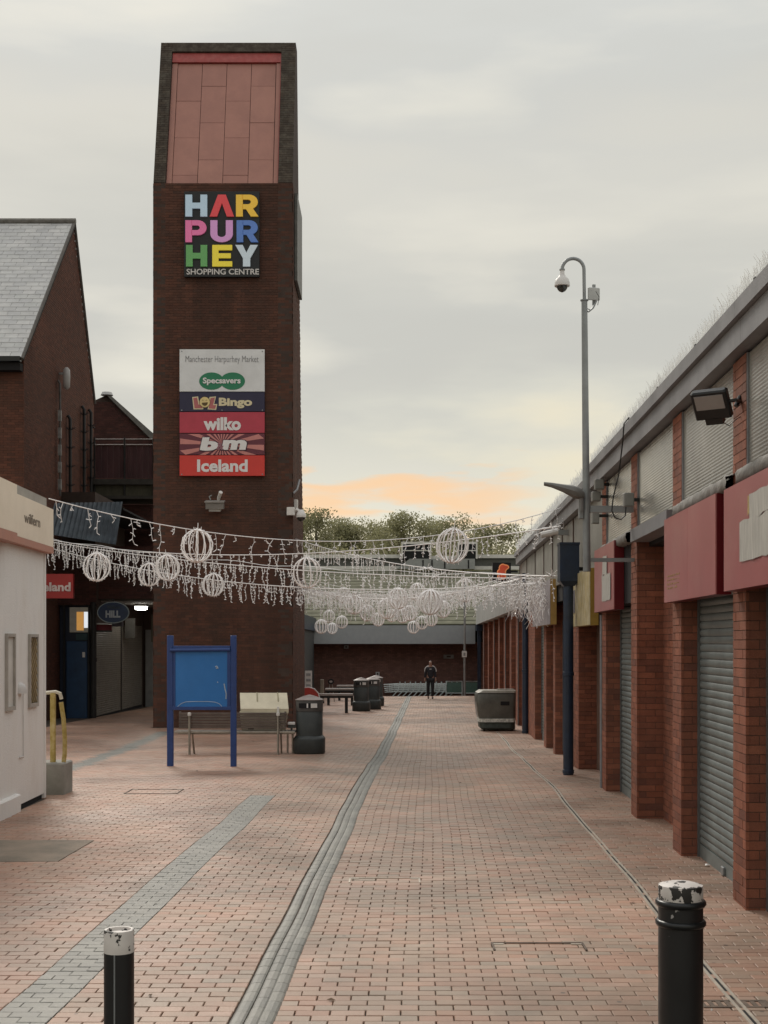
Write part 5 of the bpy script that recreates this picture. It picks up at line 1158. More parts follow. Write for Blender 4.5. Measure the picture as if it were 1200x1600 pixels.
labs = ['second', 'third', 'fourth', 'fifth', 'sixth', 'seventh', 'eighth', 'ninth', 'tenth', 'eleventh']
for k, Y in enumerate((30, 33, 36.5, 40, 43, 46, 49.5, 53, 56.5, 60)):
    xl = TX1-.02 if Y < 40 else -3.55
    za = P(0, 902+2.5*k, Y+1)[2]; zbb = P(0, 900+3.3*k, Y)[2]
    span((xl, Y+1+(6 if Y < 36 else 0), za), (W(2.33, Y), Y, zbb), .42, labs[k]+' light string beyond the tower front, counting away from the camera', (.12, .7), .13, .0075, .78, k < 4, clump=1)
# hanging clutter of strings at the far parade corner
b = MB()
for k in range(170):
    Y = rnd.uniform(25.5, 36); x = W(rnd.uniform(2.10, 2.36), Y); z = EYE+(HY-rnd.uniform(903, 940))*Y/FP
    q = [np.array((x, Y, z))]
    for _ in range(5): q.append(q[-1]+np.array([rnd.gauss(0, .05), rnd.gauss(0, .06), -rnd.uniform(.04, .16)]))
    b.tube([tuple(a) for a in q], .007, 3, False)
tag(b.build('light_tangle', m_wire), 'dense tangle of pale light strands bunched along the far parade front under its canopy', 'string lights', kind='stuff')
# globes
gproto = None
def mk_globe(rad=.0115):
    t = thing('light_globe', 'x', 'light globe', (0, 0, 0), 'wire light globes')
    R = .25; rg = random.Random(4)
    for m in range(12):
        a = 2*math.pi*m/12; b = MB(); pts = []
        for k in range(15):
            th = math.pi*k/14; rr = R*math.sin(th)*1.0; pts.append((rr*math.cos(a)+rg.gauss(0, .003), rr*math.sin(a)+rg.gauss(0, .003), R*1.06*math.cos(th)))
        b.tube(pts, rad, 4, False)
        for k in range(1, 14):
            p = np.array(pts[k]); b.tube([tuple(p), tuple(p*(1+rg.uniform(.02, .12))+np.array([0, 0, rg.gauss(0, .015)]))], .006, 3, False)
        b.build('rib', m_wire, t)
    b = MB()
    for z in (R*1.06, -R*1.06):
        for k in range(9): b.tube([(0, 0, z), (rg.gauss(0, .05), rg.gauss(0, .05), z+rg.uniform(-.02, .06))], .006, 3, False)
    b.build('tuft', m_wire, t); b = MB(); b.tube([(0, 0, R*1.06), (0, 0, R*1.06+.12)], .006, 4); b.build('hook', m_wire, t)
    return t
GL = [(308, 853, 24, 'big wire globe on the nearest light string, in front of the tower'), (151, 886, 20.5, 'leftmost wire globe, hanging above the oval sign'), (233, 898, 16.5, 'small wire globe left of the tower edge, lower of the touching pair'),
      (262, 887, 18.5, 'wire globe over the tower left edge, upper of the touching pair'), (333, 914, 16.5, 'small wire globe low in front of the tower above the blue notice board'), (480, 895, 22, 'large wire globe at the tower right corner'),
      (707, 853, 25, 'largest wire globe, before the right dormer windows'), (727, 922, 16.5, 'wire globe directly under the largest one'), (622, 935, 15, 'bright middle wire globe, upper of the central cluster'), (605, 951, 14.5, 'middle wire globe, lower left of the central cluster'),
      (672, 941, 18, 'wide blurred wire globe right of the central cluster'), (554, 945, 13.5, 'faint wire globe left of the central cluster'), (574, 958, 11.5, 'faint small globe between the left one and central cluster'), (612, 962, 9, 'tiny globe inside the bottom of the central cluster'),
      (646, 980, 9, 'lowest globe of the slanting row of three'), (659, 973, 9.5, 'middle globe of the slanting row of three'), (674, 968, 9.5, 'highest globe of the slanting row of three'),
      (514, 963, 9, 'tiny far globe, top of the cluster by the tower'), (502, 979, 10, 'tiny far globe, leftmost of the cluster by the tower'), (519, 982, 8, 'tiny far globe, lowest of the cluster by the tower'), (534, 972, 9, 'tiny far globe, rightmost of the cluster by the tower'),
      (591, 968, 9.5, 'small pale globe low between the central cluster and the left faint pair'), (629, 962, 10.5, 'small pale globe just right of the central cluster bottom'), (692, 952, 12, 'pale globe between the wide blurred one and the street post'),
      (652, 925, 12.5, 'pale globe above and between the central cluster and the wide blurred one'), (537, 930, 11, 'pale globe high on the left of the far light strings'), (640, 958, 11, 'pale globe left of and below the wide blurred one')]
for i, (qx, qy, r_, lab) in enumerate(GL):
    if i < 8: Y = 500/r_; sc = 1
    else: Y = 500/r_; sc = 1
    if i == 8: gproto = None
    if gproto is None: gproto = mk_globe(.0115 if i < 8 else .019); g = gproto; g.location = P(qx, qy, Y)
    else: g = copy_tree(gproto, P(qx, qy, Y))
    g.rotation_euler = (rnd.gauss(0, .06), rnd.gauss(0, .06), rnd.uniform(0, 1)); g['label'] = lab; g.name = 'light_globe'

# ================================================================ STREET FURNITURE
# bollards
def bollard_mat(name, white_z, amt, spots):
    m = bpy.data.materials.new(name); m.use_nodes = True; n = m.node_tree.nodes; b = n['Principled BSDF']
    tcn = n.new('ShaderNodeTexCoord'); t = n.new('ShaderNodeTexNoise'); t.inputs['Scale'].default_value = 17; t.inputs['Detail'].default_value = 5; t.inputs['Roughness'].default_value = .6; lk(m, tcn.outputs['Object'], t.inputs['Vector'])
    r = n.new('ShaderNodeValToRGB'); r.color_ramp.interpolation = 'CONSTANT'; r.color_ramp.elements[0].color = (0, 0, 0, 1); r.color_ramp.elements[1].position = amt; r.color_ramp.elements[1].color = (1, 1, 1, 1); lk(m, t.outputs[0], r.inputs[0])
    mx = n.new('ShaderNodeMixRGB'); lk(m, r.outputs[0], mx.inputs[0]); mx.inputs[1].default_value = (.02, .018, .016, 1)
    t2 = n.new('ShaderNodeTexNoise'); t2.inputs['Scale'].default_value = 14; lk(m, tcn.outputs['Object'], t2.inputs['Vector']); mr = n.new('ShaderNodeMixRGB'); mr.inputs[1].default_value = (.70, .66, .62, 1); mr.inputs[2].default_value = (.48, .44, .41, 1)
    lk(m, t2.outputs[0], mr.inputs[0]); lk(m, mr.outputs[0], mx.inputs[2]); lk(m, mx.outputs[0], b.inputs['Base Color']); b.inputs['Roughness'].default_value = .55
    bp = n.new('ShaderNodeBump'); bp.inputs['Strength'].default_value = .6; bp.inputs['Distance'].default_value = .002; lk(m, r.outputs[0], bp.inputs['Height']); lk(m, bp.outputs[0], b.inputs['Normal']); return m
m_cap = bollard_mat('chipped_white', 0, .445, 0)
def blackp(name, seedloc):
    m = bpy.data.materials.new(name); m.use_nodes = True; n = m.node_tree.nodes; b = n['Principled BSDF']; tcn = n.new('ShaderNodeTexCoord'); mpn = n.new('ShaderNodeMapping'); mpn.inputs['Location'].default_value = seedloc; lk(m, tcn.outputs['Object'], mpn.inputs[0])
    t = n.new('ShaderNodeTexNoise'); t.inputs['Scale'].default_value = 13; t.inputs['Detail'].default_value = 4; lk(m, mpn.outputs[0], t.inputs['Vector'])
    r = n.new('ShaderNodeValToRGB'); r.color_ramp.interpolation = 'CONSTANT'; r.color_ramp.elements[0].color = (.010, .010, .011, 1); r.color_ramp.elements[1].position = .71; r.color_ramp.elements[1].color = (.30, .29, .28, 1); lk(m, t.outputs[0], r.inputs[0]); lk(m, r.outputs[0], b.inputs['Base Color'])
    t3 = n.new('ShaderNodeTexNoise'); t3.inputs['Scale'].default_value = 5; lk(m, tcn.outputs['Object'], t3.inputs['Vector']); mr = n.new('ShaderNodeMapRange'); mr.inputs[3].default_value = .28; mr.inputs[4].default_value = .6; lk(m, t3.outputs[0], mr.inputs[0]); lk(m, mr.outputs[0], b.inputs['Roughness'])
    t4 = n.new('ShaderNodeTexNoise'); t4.inputs['Scale'].default_value = 60; lk(m, tcn.outputs['Object'], t4.inputs['Vector']); bp = n.new('ShaderNodeBump'); bp.inputs['Strength'].default_value = .15; bp.inputs['Distance'].default_value = .003; lk(m, t4.outputs[0], bp.inputs['Height']); lk(m, bp.outputs[0], b.inputs['Normal']); return m
Y = 5.77; X = (1063.5-600)*Y/FP
bo = thing('bollard', 'thick black bollard with two rings and a chipped white cap, bottom right', 'bollard', (X, Y, 0)); g = 0
def zz(py, Y): return EYE+(HY-py)*Y/FP
R_ = 35.0*Y/FP*.985
z1, z2, z3 = zz(1408, Y), zz(1417, Y), zz(1437, Y); ztop = zz(1381, Y)
smooth_auto(MB().lathe([(R_, -.05), (R_, z1-.001)], (X, Y, 0), 40).build('shaft', blackp('bollard_black', (1.3, .2, 0)), bo))
for q in (zz(1410, Y), zz(1441, Y)):
    b = MB(); b.lathe([(R_-.002, q-.016), (R_+.007, q-.014), (R_+.013, q-.006), (R_+.013, q+.006), (R_+.007, q+.014), (R_-.002, q+.016)], (X, Y, 0), 40); smooth_auto(b.build('ring', m_black, bo), 60)
smooth_auto(MB().lathe([(R_*.985, z1), (R_*1.0, z1+.005), (R_*1.0, ztop-.010), (R_*.985, ztop-.004), (R_*.90, ztop-.001), (R_*.6, ztop+.007), (R_*.3, ztop+.011), (.004, ztop+.012)], (X, Y, 0), 40).build('cap', m_cap, bo), 35)
Y = 4.97; X = (186-600)*Y/FP; R_ = 23.3*Y/FP
b2 = thing('bollard', 'slim black steel bollard with a flat chipped white top, bottom left', 'bollard', (X, Y, 0)); ztop = zz(1452, Y)
smooth_auto(MB().lathe([(R_, -.05), (R_, zz(1487, Y))], (X, Y, 0), 32).build('shaft', blackp('bollard_black_2', (0, 3, .1)), b2))
smooth_auto(MB().lathe([(R_*1.003, zz(1487, Y)), (R_*1.003, ztop-.006), (R_*.97, ztop), (R_*.80, ztop), (R_*.77, ztop-.012), (.003, ztop-.012)], (X, Y, 0), 32).build('cap', m_cap, b2), 35)
b = MB(); b.tube([(X-R_*.1, Y-R_*1.0, 0), (X-R_*.1, Y-R_*1.0, zz(1487, Y))], .003, 5); b.build('weld_seam', m_steel, b2)
# blue notice board
Y = 22.7; nb = thing('notice_board', 'empty bright blue notice board on two dark blue posts', 'notice board', (P(316, 0, Y)[0], Y, float(G(Y))))
X = lambda q: P(q, 0, Y)[0]; Z = lambda q: P(0, q, Y)[2]
for (a, e_, tp) in ((261.5, 271, 993), (360.5, 369.5, 993)): MB().bbox(X(a), X(e_), Y-.05, Y+.05, float(G(Y))-.05, Z(tp), .008).build('post', m_blue, nb)
m_bb = mat('bright_blue', (.022, .155, .44), rough=.42, var=.10, vscale=2, dirt=(.05, .2, .48), dirt_amt=.3)
MB().box(X(271.3), X(360.3), Y-.035, Y+.04, Z(1106), Z(1010)).build('panel', m_bb, nb)
b = MB(); b.tube([(X(267), Y-.065, Z(1016)), (X(360), Y-.065, Z(1015))], .03, 10); smooth_auto(b.build('top_bar', m_blue, nb)); MB().bbox(X(271.3), X(360.3), Y-.07, Y+.06, Z(1014), Z(1009), .005).build('top_rail', m_blue, nb)
for (a, e_) in ((271.3, 274.5), (355.5, 360.3)): MB().box(X(a), X(e_), Y-.045, Y-.036, Z(1106), Z(1018)).build('side_trim', m_blue, nb)
MB().bbox(X(268), X(362), Y-.055, Y+.05, Z(1109), Z(1104), .005).build('bottom_rail', m_blue, nb)
m_sc = mat('scuff_white', (.42, .50, .58), rough=.7)
def scuff(pts, r):
    b = MB(); b.tube([(X(a), Y-.037, Z(e_)) for a, e_ in pts], r, 4); return b
b = scuff([(278, 1104), (284, 1099), (291, 1096.5), (305, 1096), (325, 1096), (337, 1097), (343, 1099.5), (347, 1103.5)], .005); b.build('scuff_line', m_sc, nb)
b = scuff([(350.5, 1068), (352, 1076), (354, 1084), (353.5, 1092)], .010); b.build('scuff_mark', m_sc, nb); b = scuff([(337, 1042), (339, 1041), (341, 1044), (338, 1044)], .012); b.build('scuff_mark', m_sc, nb)
b = scuff([(340, 1065), (341, 1066.5)], .008); b.build('scuff_mark', m_sc, nb)
# metal bench seen from behind
Y = 26.0; g = float(G(Y)); X = lambda q: P(q, 0, Y)[0]; Z = lambda q: P(0, q, Y)[2]
be = thing('metal_bench', 'steel framed bench with dark slatted back, behind the blue notice board', 'bench', (X(366), Y, g))
m_bs = mat('bench_steel', (.33, .31, .27), rough=.35, metal=.6, var=.3, vscale=6); m_slat = mat('bench_slat', (.11, .085, .07), rough=.4, var=.3, spec=.5); m_knob = mat('knob_white', (.7, .68, .64), rough=.4)
for q in (296, 434.5):
    b = MB(); b.tube([(X(q), Y, g-.02), (X(q), Y, Z(1118))], .024, 8); b.build('post', m_bs, be); smooth_auto(MB().lathe([(.01, -.035), (.035, -.03), (.038, .0), (.035, .03), (.01, .035)], (X(q), Y, Z(1116)), 10).build('knob', m_knob, be))
    b = MB(); b.tube([(X(q+4), Y+.05, Z(1146)), (X(q+3), Y+.40, g-.02)], .022, 6); b.build('leg', m_bs, be)
for k in range(6): MB().bbox(X(279), X(447), Y+.04, Y+.065, Z(1138.5-4.3*k), Z(1135.3-4.3*k), .004).build('back_slat', m_slat, be)
MB().box(X(279), X(282), Y+.066, Y+.09, Z(1138), Z(1112)).build('back_end', m_slat, be); MB().box(X(444), X(447), Y+.066, Y+.09, Z(1138), Z(1112)).build('back_end', m_slat, be)
for k in range(5): MB().bbox(X(272), X(461), Y+.02+.09*k, Y+.10+.09*k, Z(1145.5), Z(1142.5), .004).build('seat_slat', m_bs if k == 0 else m_slat, be)
b = MB(); b.tube([(X(276), Y+.2, Z(1147)), (X(460), Y+.2, Z(1147))], .018, 6); b.build('seat_rail', m_bs, be)
for q in (447, 455):
    b = MB(); b.tube([(X(q), Y+.4, Z(1146)), (X(q), Y+.42, g-.02)], .02, 6); b.build('leg', m_bs, be)
# cream grit bin behind the bench
Y = 26.15; g = P(0, 1142, 26.15)[2]; X = lambda q: P(q, 0, Y)[0]; Z = lambda q: P(0, q, Y)[2]
gb2 = thing('storage_box', 'cream storage box with a sloping ribbed lid, resting on the slatted bench', 'storage box', (X(411), Y+.4, g))
m_gb = mat('grit_cream', (.56, .50, .37), rough=.6, var=.14, vscale=3, dirt=(.40, .35, .25), dirt_amt=.6, dirt_scale=2.5)
vs = []; b = MB()
for (xx0, xx1, y0_, y1_, z_) in ((X(378), X(444), Y+.03, Y+.40, g), (X(374), X(448), Y+.02, Y+.46, Z(1112))): vs += [(xx0, y0_, z_), (xx1, y0_, z_), (xx1, y1_, z_+.0), (xx0, y1_, z_)]
b.add(vs, [(3, 2, 1, 0), (4, 5, 6, 7)]+[(i, (i+1) % 4, 4+(i+1) % 4, 4+i) for i in range(4)]); b.build('body', m_gb, gb2)
b = MB(); zf, zk = Z(1109), P(0, 1084, Y+.5)[2]
lidv = [(X(376), Y-.0, zf-.07), (X(451), Y-.0, zf-.07), (X(444)+.02, Y+.5, zk-.07), (X(369)+.02, Y+.5, zk-.07)]
lidv += [(a, e_, c_+.09) for a, e_, c_ in lidv]; b.add(lidv, [(3, 2, 1, 0), (4, 5, 6, 7)]+[(i, (i+1) % 4, 4+(i+1) % 4, 4+i) for i in range(4)]); b.build('lid', m_gb, gb2)
MB().box(X(376)+.01, X(451)-.01, Y-.022, Y-.001, zf-.075, zf-.035).build('lid_lip', m_gb, gb2)
for t_ in (.36, .80): 
    b = MB(); fx = lambda u, s: tuple(np.array(lidv[4])+(np.array(lidv[5])-np.array(lidv[4]))*u+(np.array(lidv[7])-np.array(lidv[4]))*s+np.array([0, 0, .006])); b.tube([fx(t_, .45), fx(t_, 1.0)], .012, 5); b.build('lid_rib', mat('grit_shadow', (.30, .27, .17)), gb2)
MB().bbox(X(433), X(436.5), Y-.05, Y-.023, Z(1113), Z(1104), .003).build('latch', m_knob, gb2)
MB().box(X(379), X(443), Y-.035, Y-.012, Z(1141), Z(1136.5)).build('front_plate', mat('plate_grey', (.40, .38, .33), rough=.5, var=.2), gb2); MB().box(X(388), X(397), Y-.041, Y-.036, Z(1139.5), Z(1137.5)).build('plate_mark', m_dark, gb2)
# litter bins
def litter(label, px, Y, sc=1.0):
    g = float(G(Y)); X = P(px, 0, Y)[0]; t = thing('litter_bin', label, 'litter bin', (X, Y, g), 'dark plastic litter bins'); c = (X, Y, g); sq = 3.4
    smooth_auto(MB().lathe([(.30, 0), (.325, .03), (.325, .30), (.32, .32), (.275, .375)], c, 36, sq).build('base', m_bin, t), 50)
    smooth_auto(MB().lathe([(.272, .376), (.272, .86), (.265, .87)], c, 36, sq).build('body', m_bin, t), 50)
    smooth_auto(MB().lathe([(.278, .873), (.278, 1.085), (.27, 1.10)], c, 36, sq).build('hood', mat('bin_hood', (.062, .056, .052), rough=.5, var=.2), t), 50)
    smooth_auto(MB().lathe([(.285, 1.10), (.290, 1.11), (.16, 1.165), (.155, 1.16), (.15, 1.17), (.03, 1.205), (.005, 1.21)], c, 36, sq).build('lid', mat('bin_lid', (.24, .20, .185), rough=.5, var=.2, vscale=5), t), 50)
    MB().bbox(X-.20, X+.19, Y-.287, Y-.272, g+.945, g+1.045, .003).build('slot', m_dark, t)
    MB().box(X+.045, X+.175, Y-.292, Y-.2875, g+.95, g+1.04).build('sticker', m_wht, t); MB().box(X-.04, X-.01, Y-.292, Y-.2875, g+.95, g+1.04).build('sticker', m_wht, t)
    return t
litter('nearest dark litter bin with white stickers, beside the slatted bench', 483.5, 26.4)
litter('front one of the three far litter bins in a cluster', 564.5, 46)
litter('middle one of the three far litter bins, between the other two', 582, 47.6)
litter('rear right one of the three far litter bins', 587.5, 50.5)
t = thing('crushed_packet', 'crumpled pale paper left on the bench end beside the nearest bin', 'litter', P(456, 1130, 26.6)); c = P(455.5, 1130, 26.2); b = MB(); b.bbox(c[0]-.075, c[0]+.075, 26.15, 26.25, c[2]-.025, c[2]+.025, .01); b.build('paper', m_wht, t); MB().box(c[0]-.07, c[0]+.08, 26.17, 26.27, c[2]-.10, c[2]-.03).build('tray', m_bin, t); MB().box(c[0]-.02, c[0]+.02, 26.2, 26.24, Z(0)*0+P(0, 1144, 26.2)[2]+.0, c[2]-.101).build('stand', m_bin, t)
# far benches
def fbench(lab, pa, pb, py, Y, legs):
    g = float(G(Y)); t = thing('long_bench', lab, 'bench', (P((pa+pb)/2, 0, Y)[0], Y, g), 'far backless benches'); z = P(0, py, Y)[2]; xa, xb = P(pa, 0, Y)[0], P(pb, 0, Y)[0]
    MB().bbox(xa, xb, Y, Y+.42, z-.05, z+.02, .006).build('seat', mat('bench_top', (.30, .26, .24), rough=.5, var=.2), t); MB().box(xa, xb, Y+.03, Y+.39, z-.13, z-.051).build('rail', m_black, t)
    for q in legs: x = P(q, 0, Y)[0]; MB().box(x-.05, x+.05, Y+.05, Y+.35, g-.02, z-.131).build('leg', m_black, t)
fbench('nearest far backless bench left of the three litter bins', 490, 551, 1085, 44.5, (497, 541)); fbench('middle far backless bench behind the three litter bins', 508, 556, 1076.5, 51, (513, 550)); fbench('farthest backless bench behind the three litter bins', 526, 562, 1071.5, 56, (530, 556))
Y = 43.5; g = float(G(Y)); t = thing('red_panel_chair', 'rounded red moulded chair back just behind the nearest litter bin', 'chair', (P(488, 0, Y)[0], Y, g)); X = lambda q: P(q, 0, Y)[0]; Z = lambda q: P(0, q, Y)[2]
b = MB(); b.prism([(X(476), Z(1112)), (X(498), Z(1112)), (X(499), Z(1092)), (X(496), Z(1083)), (X(490), Z(1077)), (X(482), Z(1074.5)), (X(476), Z(1075))], (0, Y, 0), (1, 0, 0), (0, 0, 1), (0, 1, 0), .08); b.build('panel', mat('moulded_red', (.40, .055, .045), rough=.4, var=.1), t); MB().box(X(477), X(500), Y-.4, Y-.002, Z(1094), Z(1092)).build('seat_top', MATS['moulded_red'], t)
b = MB(); b.tube([(X(476), Y+.04, Z(1074.5)), (X(483), Y+.04, Z(1074)), (X(491), Y+.04, Z(1076.5)), (X(497), Y+.04, Z(1083)), (X(499.5), Y+.04, Z(1092))], .02, 5); b.build('rim', m_wht, t)
Y = 53.0; g = float(G(Y)); t = thing('marker_post', 'short beige flat post behind the far benches', 'post', (P(503, 0, Y)[0], Y, g)); X = lambda q: P(q, 0, Y)[0]; Z = lambda q: P(0, q, Y)[2]
MB().bbox(X(500), X(506), Y, Y+.15, g-.02, Z(1061.5), .02).build('slab', mat('post_beige', (.22, .19, .15), rough=.7), t); MB().box(X(499.5), X(506.5), Y-.01, Y+.16, g-.02, g+.08).build('foot', m_dark, t)
Y = 54.0; g = float(G(Y)); t = thing('round_table_stand', 'dark ring topped stand with splayed legs behind the far benches', 'stand', (P(517, 0, Y)[0], Y, g)); c = P(517, 1065, Y)
b = MB(); b.prism(ellipse(0, 0, .13, .12, 16), (c[0], Y, c[2]), (1, 0, 0), (0, 0, 1), (0, 1, 0), .08); b.build('disc', m_dark, t); b = MB(); b.prism(ellipse(0, 0, .07, .05, 12), (c[0], Y-.004, c[2]), (1, 0, 0), (0, 0, 1), (0, 1, 0), .004); b.build('centre', MATS['bench_top'], t)
for s in (-1, 1): b = MB(); b.tube([(c[0]+.05*s, Y+.04, c[2]-.1), (c[0]+.15*s, Y+.04, g)], .02, 5); b.build('leg', m_bs, t)
# wheeled grey tub by the pipe
Y = 34.2; g = float(G(Y)); X = lambda q: P(q, 0, Y)[0]; Z = lambda q: P(0, q, Y)[2]
tu = thing('wheeled_tub', 'rounded grey plastic tub trolley with a flat lid, against the far end of the parade', 'tub trolley', (X(778), Y+.5, g))
m_tub = mat('tub_grey', (.085, .085, .075), rough=.35, var=.3, vscale=2.5, spec=.5, dirt=(.17, .17, .15), dirt_amt=.5, dirt_scale=2)
def rr(x0, x1, y0, y1, r_, n_=5):
    P_ = []
    for (cx1, cy1, a0) in ((x1-r_, y0+r_, -90), (x1-r_, y1-r_, 0), (x0+r_, y1-r_, 90), (x0+r_, y0+r_, 180)):
        for k in range(n_+1): a = math.radians(a0+90*k/n_); P_.append((cx1+r_*math.cos(a), cy1+r_*math.sin(a)))
    return P_
def loft(secs, n_=5):
    b = MB(); vs = []; m = None
    for (z, x0, x1, y0, y1, r_) in secs: q = rr(x0, x1, y0, y1, r_, n_); m = len(q); vs += [(a, e_, z) for a, e_ in q]
    L_ = len(secs); b.add(vs, [tuple(range(m-1, -1, -1)), tuple(range((L_-1)*m, L_*m))]+[(l*m+i, l*m+(i+1) % m, (l+1)*m+(i+1) % m, (l+1)*m+i) for l in range(L_-1) for i in range(m)]); return b
y0_, y1_ = Y, Y+.95
smooth_auto(loft([(Z(1125), X(750), X(805), y0_+.04, y1_, .12), (Z(1118), X(747), X(806), y0_+.01, y1_, .12), (Z(1100), X(745), X(806.5), y0_, y1_, .12), (Z(1086), X(745), X(807), y0_, y1_, .1), (Z(1083), X(747), X(807), y0_+.02, y1_, .1)]).build('tub', m_tub, tu), 45)
smooth_auto(loft([(Z(1082.5), X(746), X(807), y0_-.01, y1_+.02, .08), (Z(1079), X(752), X(807), y0_+.02, y1_+.02, .08)]).build('lid', mat('tub_lid', (.27, .25, .21), rough=.5, var=.25, vscale=5), tu)); MB().box(X(779), X(805), Y+.3, Y+.6, Z(1079.5), Z(1077.5)).build('folded_cover', MATS['tub_lid'], tu)
MB().bbox(X(782), X(796), y0_-.012, y0_-.001, Z(1102), Z(1096), .003).build('handle_slot', m_dark, tu)
smooth_auto(loft([(Z(1128.5), X(749), X(806), y0_-.01, y1_, .12), (Z(1123.0), X(748.5), X(806), y0_-.015, y1_, .12)]).build('band', mat('band_pale', (.55, .56, .52), rough=.6, var=.6, vscale=14), tu), 45)
smooth_auto(loft([(g+.03, X(754), X(806), y0_+.07, y1_, .15), (g+.08, X(750.5), X(806), y0_+.02, y1_, .17), (Z(1129), X(750), X(806), y0_+.03, y1_, .17)]).build('skirt', mat('skirt_green', (.05, .062, .055), rough=.6, var=.5, vscale=9), tu), 45)
for (a, e_) in ((757, .15), (801, .15), (757, .8), (801, .8)): b = MB(); b.tube([(X(a)-.03, Y+e_, g+.05), (X(a)+.03, Y+e_, g+.05)], .05, 10); b.build('wheel', m_black, tu)
# post with small sign
Y = 63.0; g = float(G(Y)); x = P(726, 0, Y)[0]; sp = thing('sign_post', 'slim grey post with a small white square sign, by the far trolleys', 'sign post', (x, Y, g)); b = MB(); b.tube([(x, Y, g), (x, Y, 5.3)], .055, 8); smooth_auto(b.build('pole', mat('post_grey', (.24, .24, .235), rough=.5, var=.15), sp)); c = P(725.5, 1022, Y)
MB().bbox(c[0]-.12, c[0]+.12, Y-.09, Y-.06, c[2]-.15, c[2]+.15, .004).build('sign', m_wht, sp); MB().box(c[0]-.05, c[0]+.05, Y-.095, Y-.091, c[2]-.08, c[2]+.07).build('symbol', MATS['notice_grey'], sp)
# shopping trolleys
m_chr = mat('trolley_wire', (.72, .78, .76), rough=.4, metal=.0, var=.1); m_grn = mat('trolley_green', (.10, .17, .14), rough=.5, var=.2)
def trolley(loc, lab, grp):
    t = thing('shopping_trolley', lab, 'shopping trolley', loc, grp); x, y, z = loc
    # pushed along -X, handle at +X
    b = MB()
    for k in range(5):
        s = k/4
        b.tube([(x-.42+.06*(1-s), y-.18-.08*s, z+.45+.40*s), (x+.36, y-.25, z+.50+.40*s), (x+.36, y+.25, z+.50+.40*s), (x-.42+.06*(1-s), y+.18+.08*s, z+.45+.40*s), (x-.42+.06*(1-s), y-.18-.08*s, z+.45+.40*s)], .015, 3, False)
    for k in range(7): u = x-.36+.12*k; b.tube([(u, y-.2, z+.47), (u, y-.25, z+.88)], .006, 3, False); b.tube([(u, y+.2, z+.47), (u, y+.25, z+.88)], .006, 3, False); b.tube([(u, y-.2, z+.47), (u, y+.2, z+.47)], .006, 3, False)
    b.build('basket', m_chr, t)
    b = MB(); b.tube([(x+.44, y-.27, z+1.0), (x+.44, y+.27, z+1.0)], .018, 6); b.build('handle', m_grn, t)
    b = MB()
    for s in (-1, 1): b.tube([(x+.44, y+.25*s, z+1.0), (x+.34, y+.25*s, z+.55), (x+.02, y+.22*s, z+.22), (x+.30, y+.25*s, z+.14)], .026, 5); b.tube([(x+.02, y+.22*s, z+.22), (x-.38, y+.18*s, z+.14)], .014, 5)
    b.build('frame', m_chr, t)
    for (a, e_) in ((-.38, -.18), (-.38, .18), (.30, -.25), (.30, .25)): b = MB(); b.tube([(x+a, y+e_-.015, z+.06), (x+a, y+e_+.015, z+.06)], .06, 8); b.build('wheel', m_black, t)
    return t
Y = 66.7; g = float(G(Y)); xs_ = P(612, 0, Y)[0]
tr0 = trolley((xs_, Y, g), 'leftmost trolley of the nested row against the far hall', 'nested row of trolleys')
for k in range(1, 12): q_ = copy_tree(tr0, (xs_+.27*k, Y, g)); q_.name = 'shopping_trolley'; q_['label'] = 'shopping trolley inside the long nested row against the far hall' if k < 11 else 'rightmost trolley of the nested row, just right of the walking person'
for i, (qa, qb, lab) in enumerate(((697, 722, 'left green fronted trolley facing the street at the far hall'), (725, 747, 'right green fronted trolley behind the slim sign post'))):
    Y = 65.8; g = float(G(Y)); xa, xb = P(qa, 0, Y)[0], P(qb, 0, Y)[0]; t = thing('cage_trolley', lab, 'trolley', ((xa+xb)/2, Y, g), 'green fronted trolleys'); zt = P(0, 1064.5, Y)[2]
    MB().box(xa+.04, xb-.04, Y, Y+.02, P(0, 1082, Y)[2], zt-.05).build('front_panel', m_grn, t)
    b = MB(); b.tube([(xa, Y, g+.1), (xa, Y, zt), (xb, Y, zt), (xb, Y, g+.1)], .025, 6); b.build('frame', m_chr, t); b = MB(); b.tube([(xa, Y, P(0, 1083, Y)[2]), (xb, Y, P(0, 1083, Y)[2])], .02, 6); b.build('cross_bar', m_chr, t)
    MB().box(xa+.05, xb-.05, Y+.03, Y+.8, P(0, 1080, Y)[2], zt-.2).build('basket', mat('basket_dark', (.05, .07, .06)), t)
    for x in (xa, xb): b = MB(); b.tube([(x-.02, Y, g+.06), (x+.02, Y, g+.06)], .06, 8); b.build('wheel', m_black, t)

# ================================================================ PERSON
Y = 58.3; g = float(G(Y)); X0p = P(672.5, 0, Y)[0]
pe = thing('person', 'person in dark tracksuit with pale shoulder stripes walking towards the camera', 'person', (X0p, Y, g))
def skin(name, verts, edges, rad, m, sub=2, root=0):
    me = bpy.data.meshes.new(name); me.from_pydata([Vector(v) for v in verts], edges, []); me.materials.append(m); o = bpy.data.objects.new(name, me); C.objects.link(o); o.parent = pe
    md = o.modifiers.new('skin', 'SKIN'); md.use_smooth_shade = True
    sv = me.skin_vertices[0].data
    for i, r_ in enumerate(rad): sv[i].radius = r_ if isinstance(r_, tuple) else (r_, r_); sv[i].use_root = (i == root)
    s = o.modifiers.new('subd', 'SUBSURF'); s.levels = sub; s.render_levels = sub; return o
m_skn = mat('skin_tone', (.36, .21, .16), rough=.6, var=.05); m_jk = mat('dark_jacket', (.020, .020, .026), rough=.8, var=.2); m_tr = mat('dark_trousers', (.016, .016, .019), rough=.85, var=.2); m_hair = mat('hair_grey', (.16, .14, .13), rough=.8)
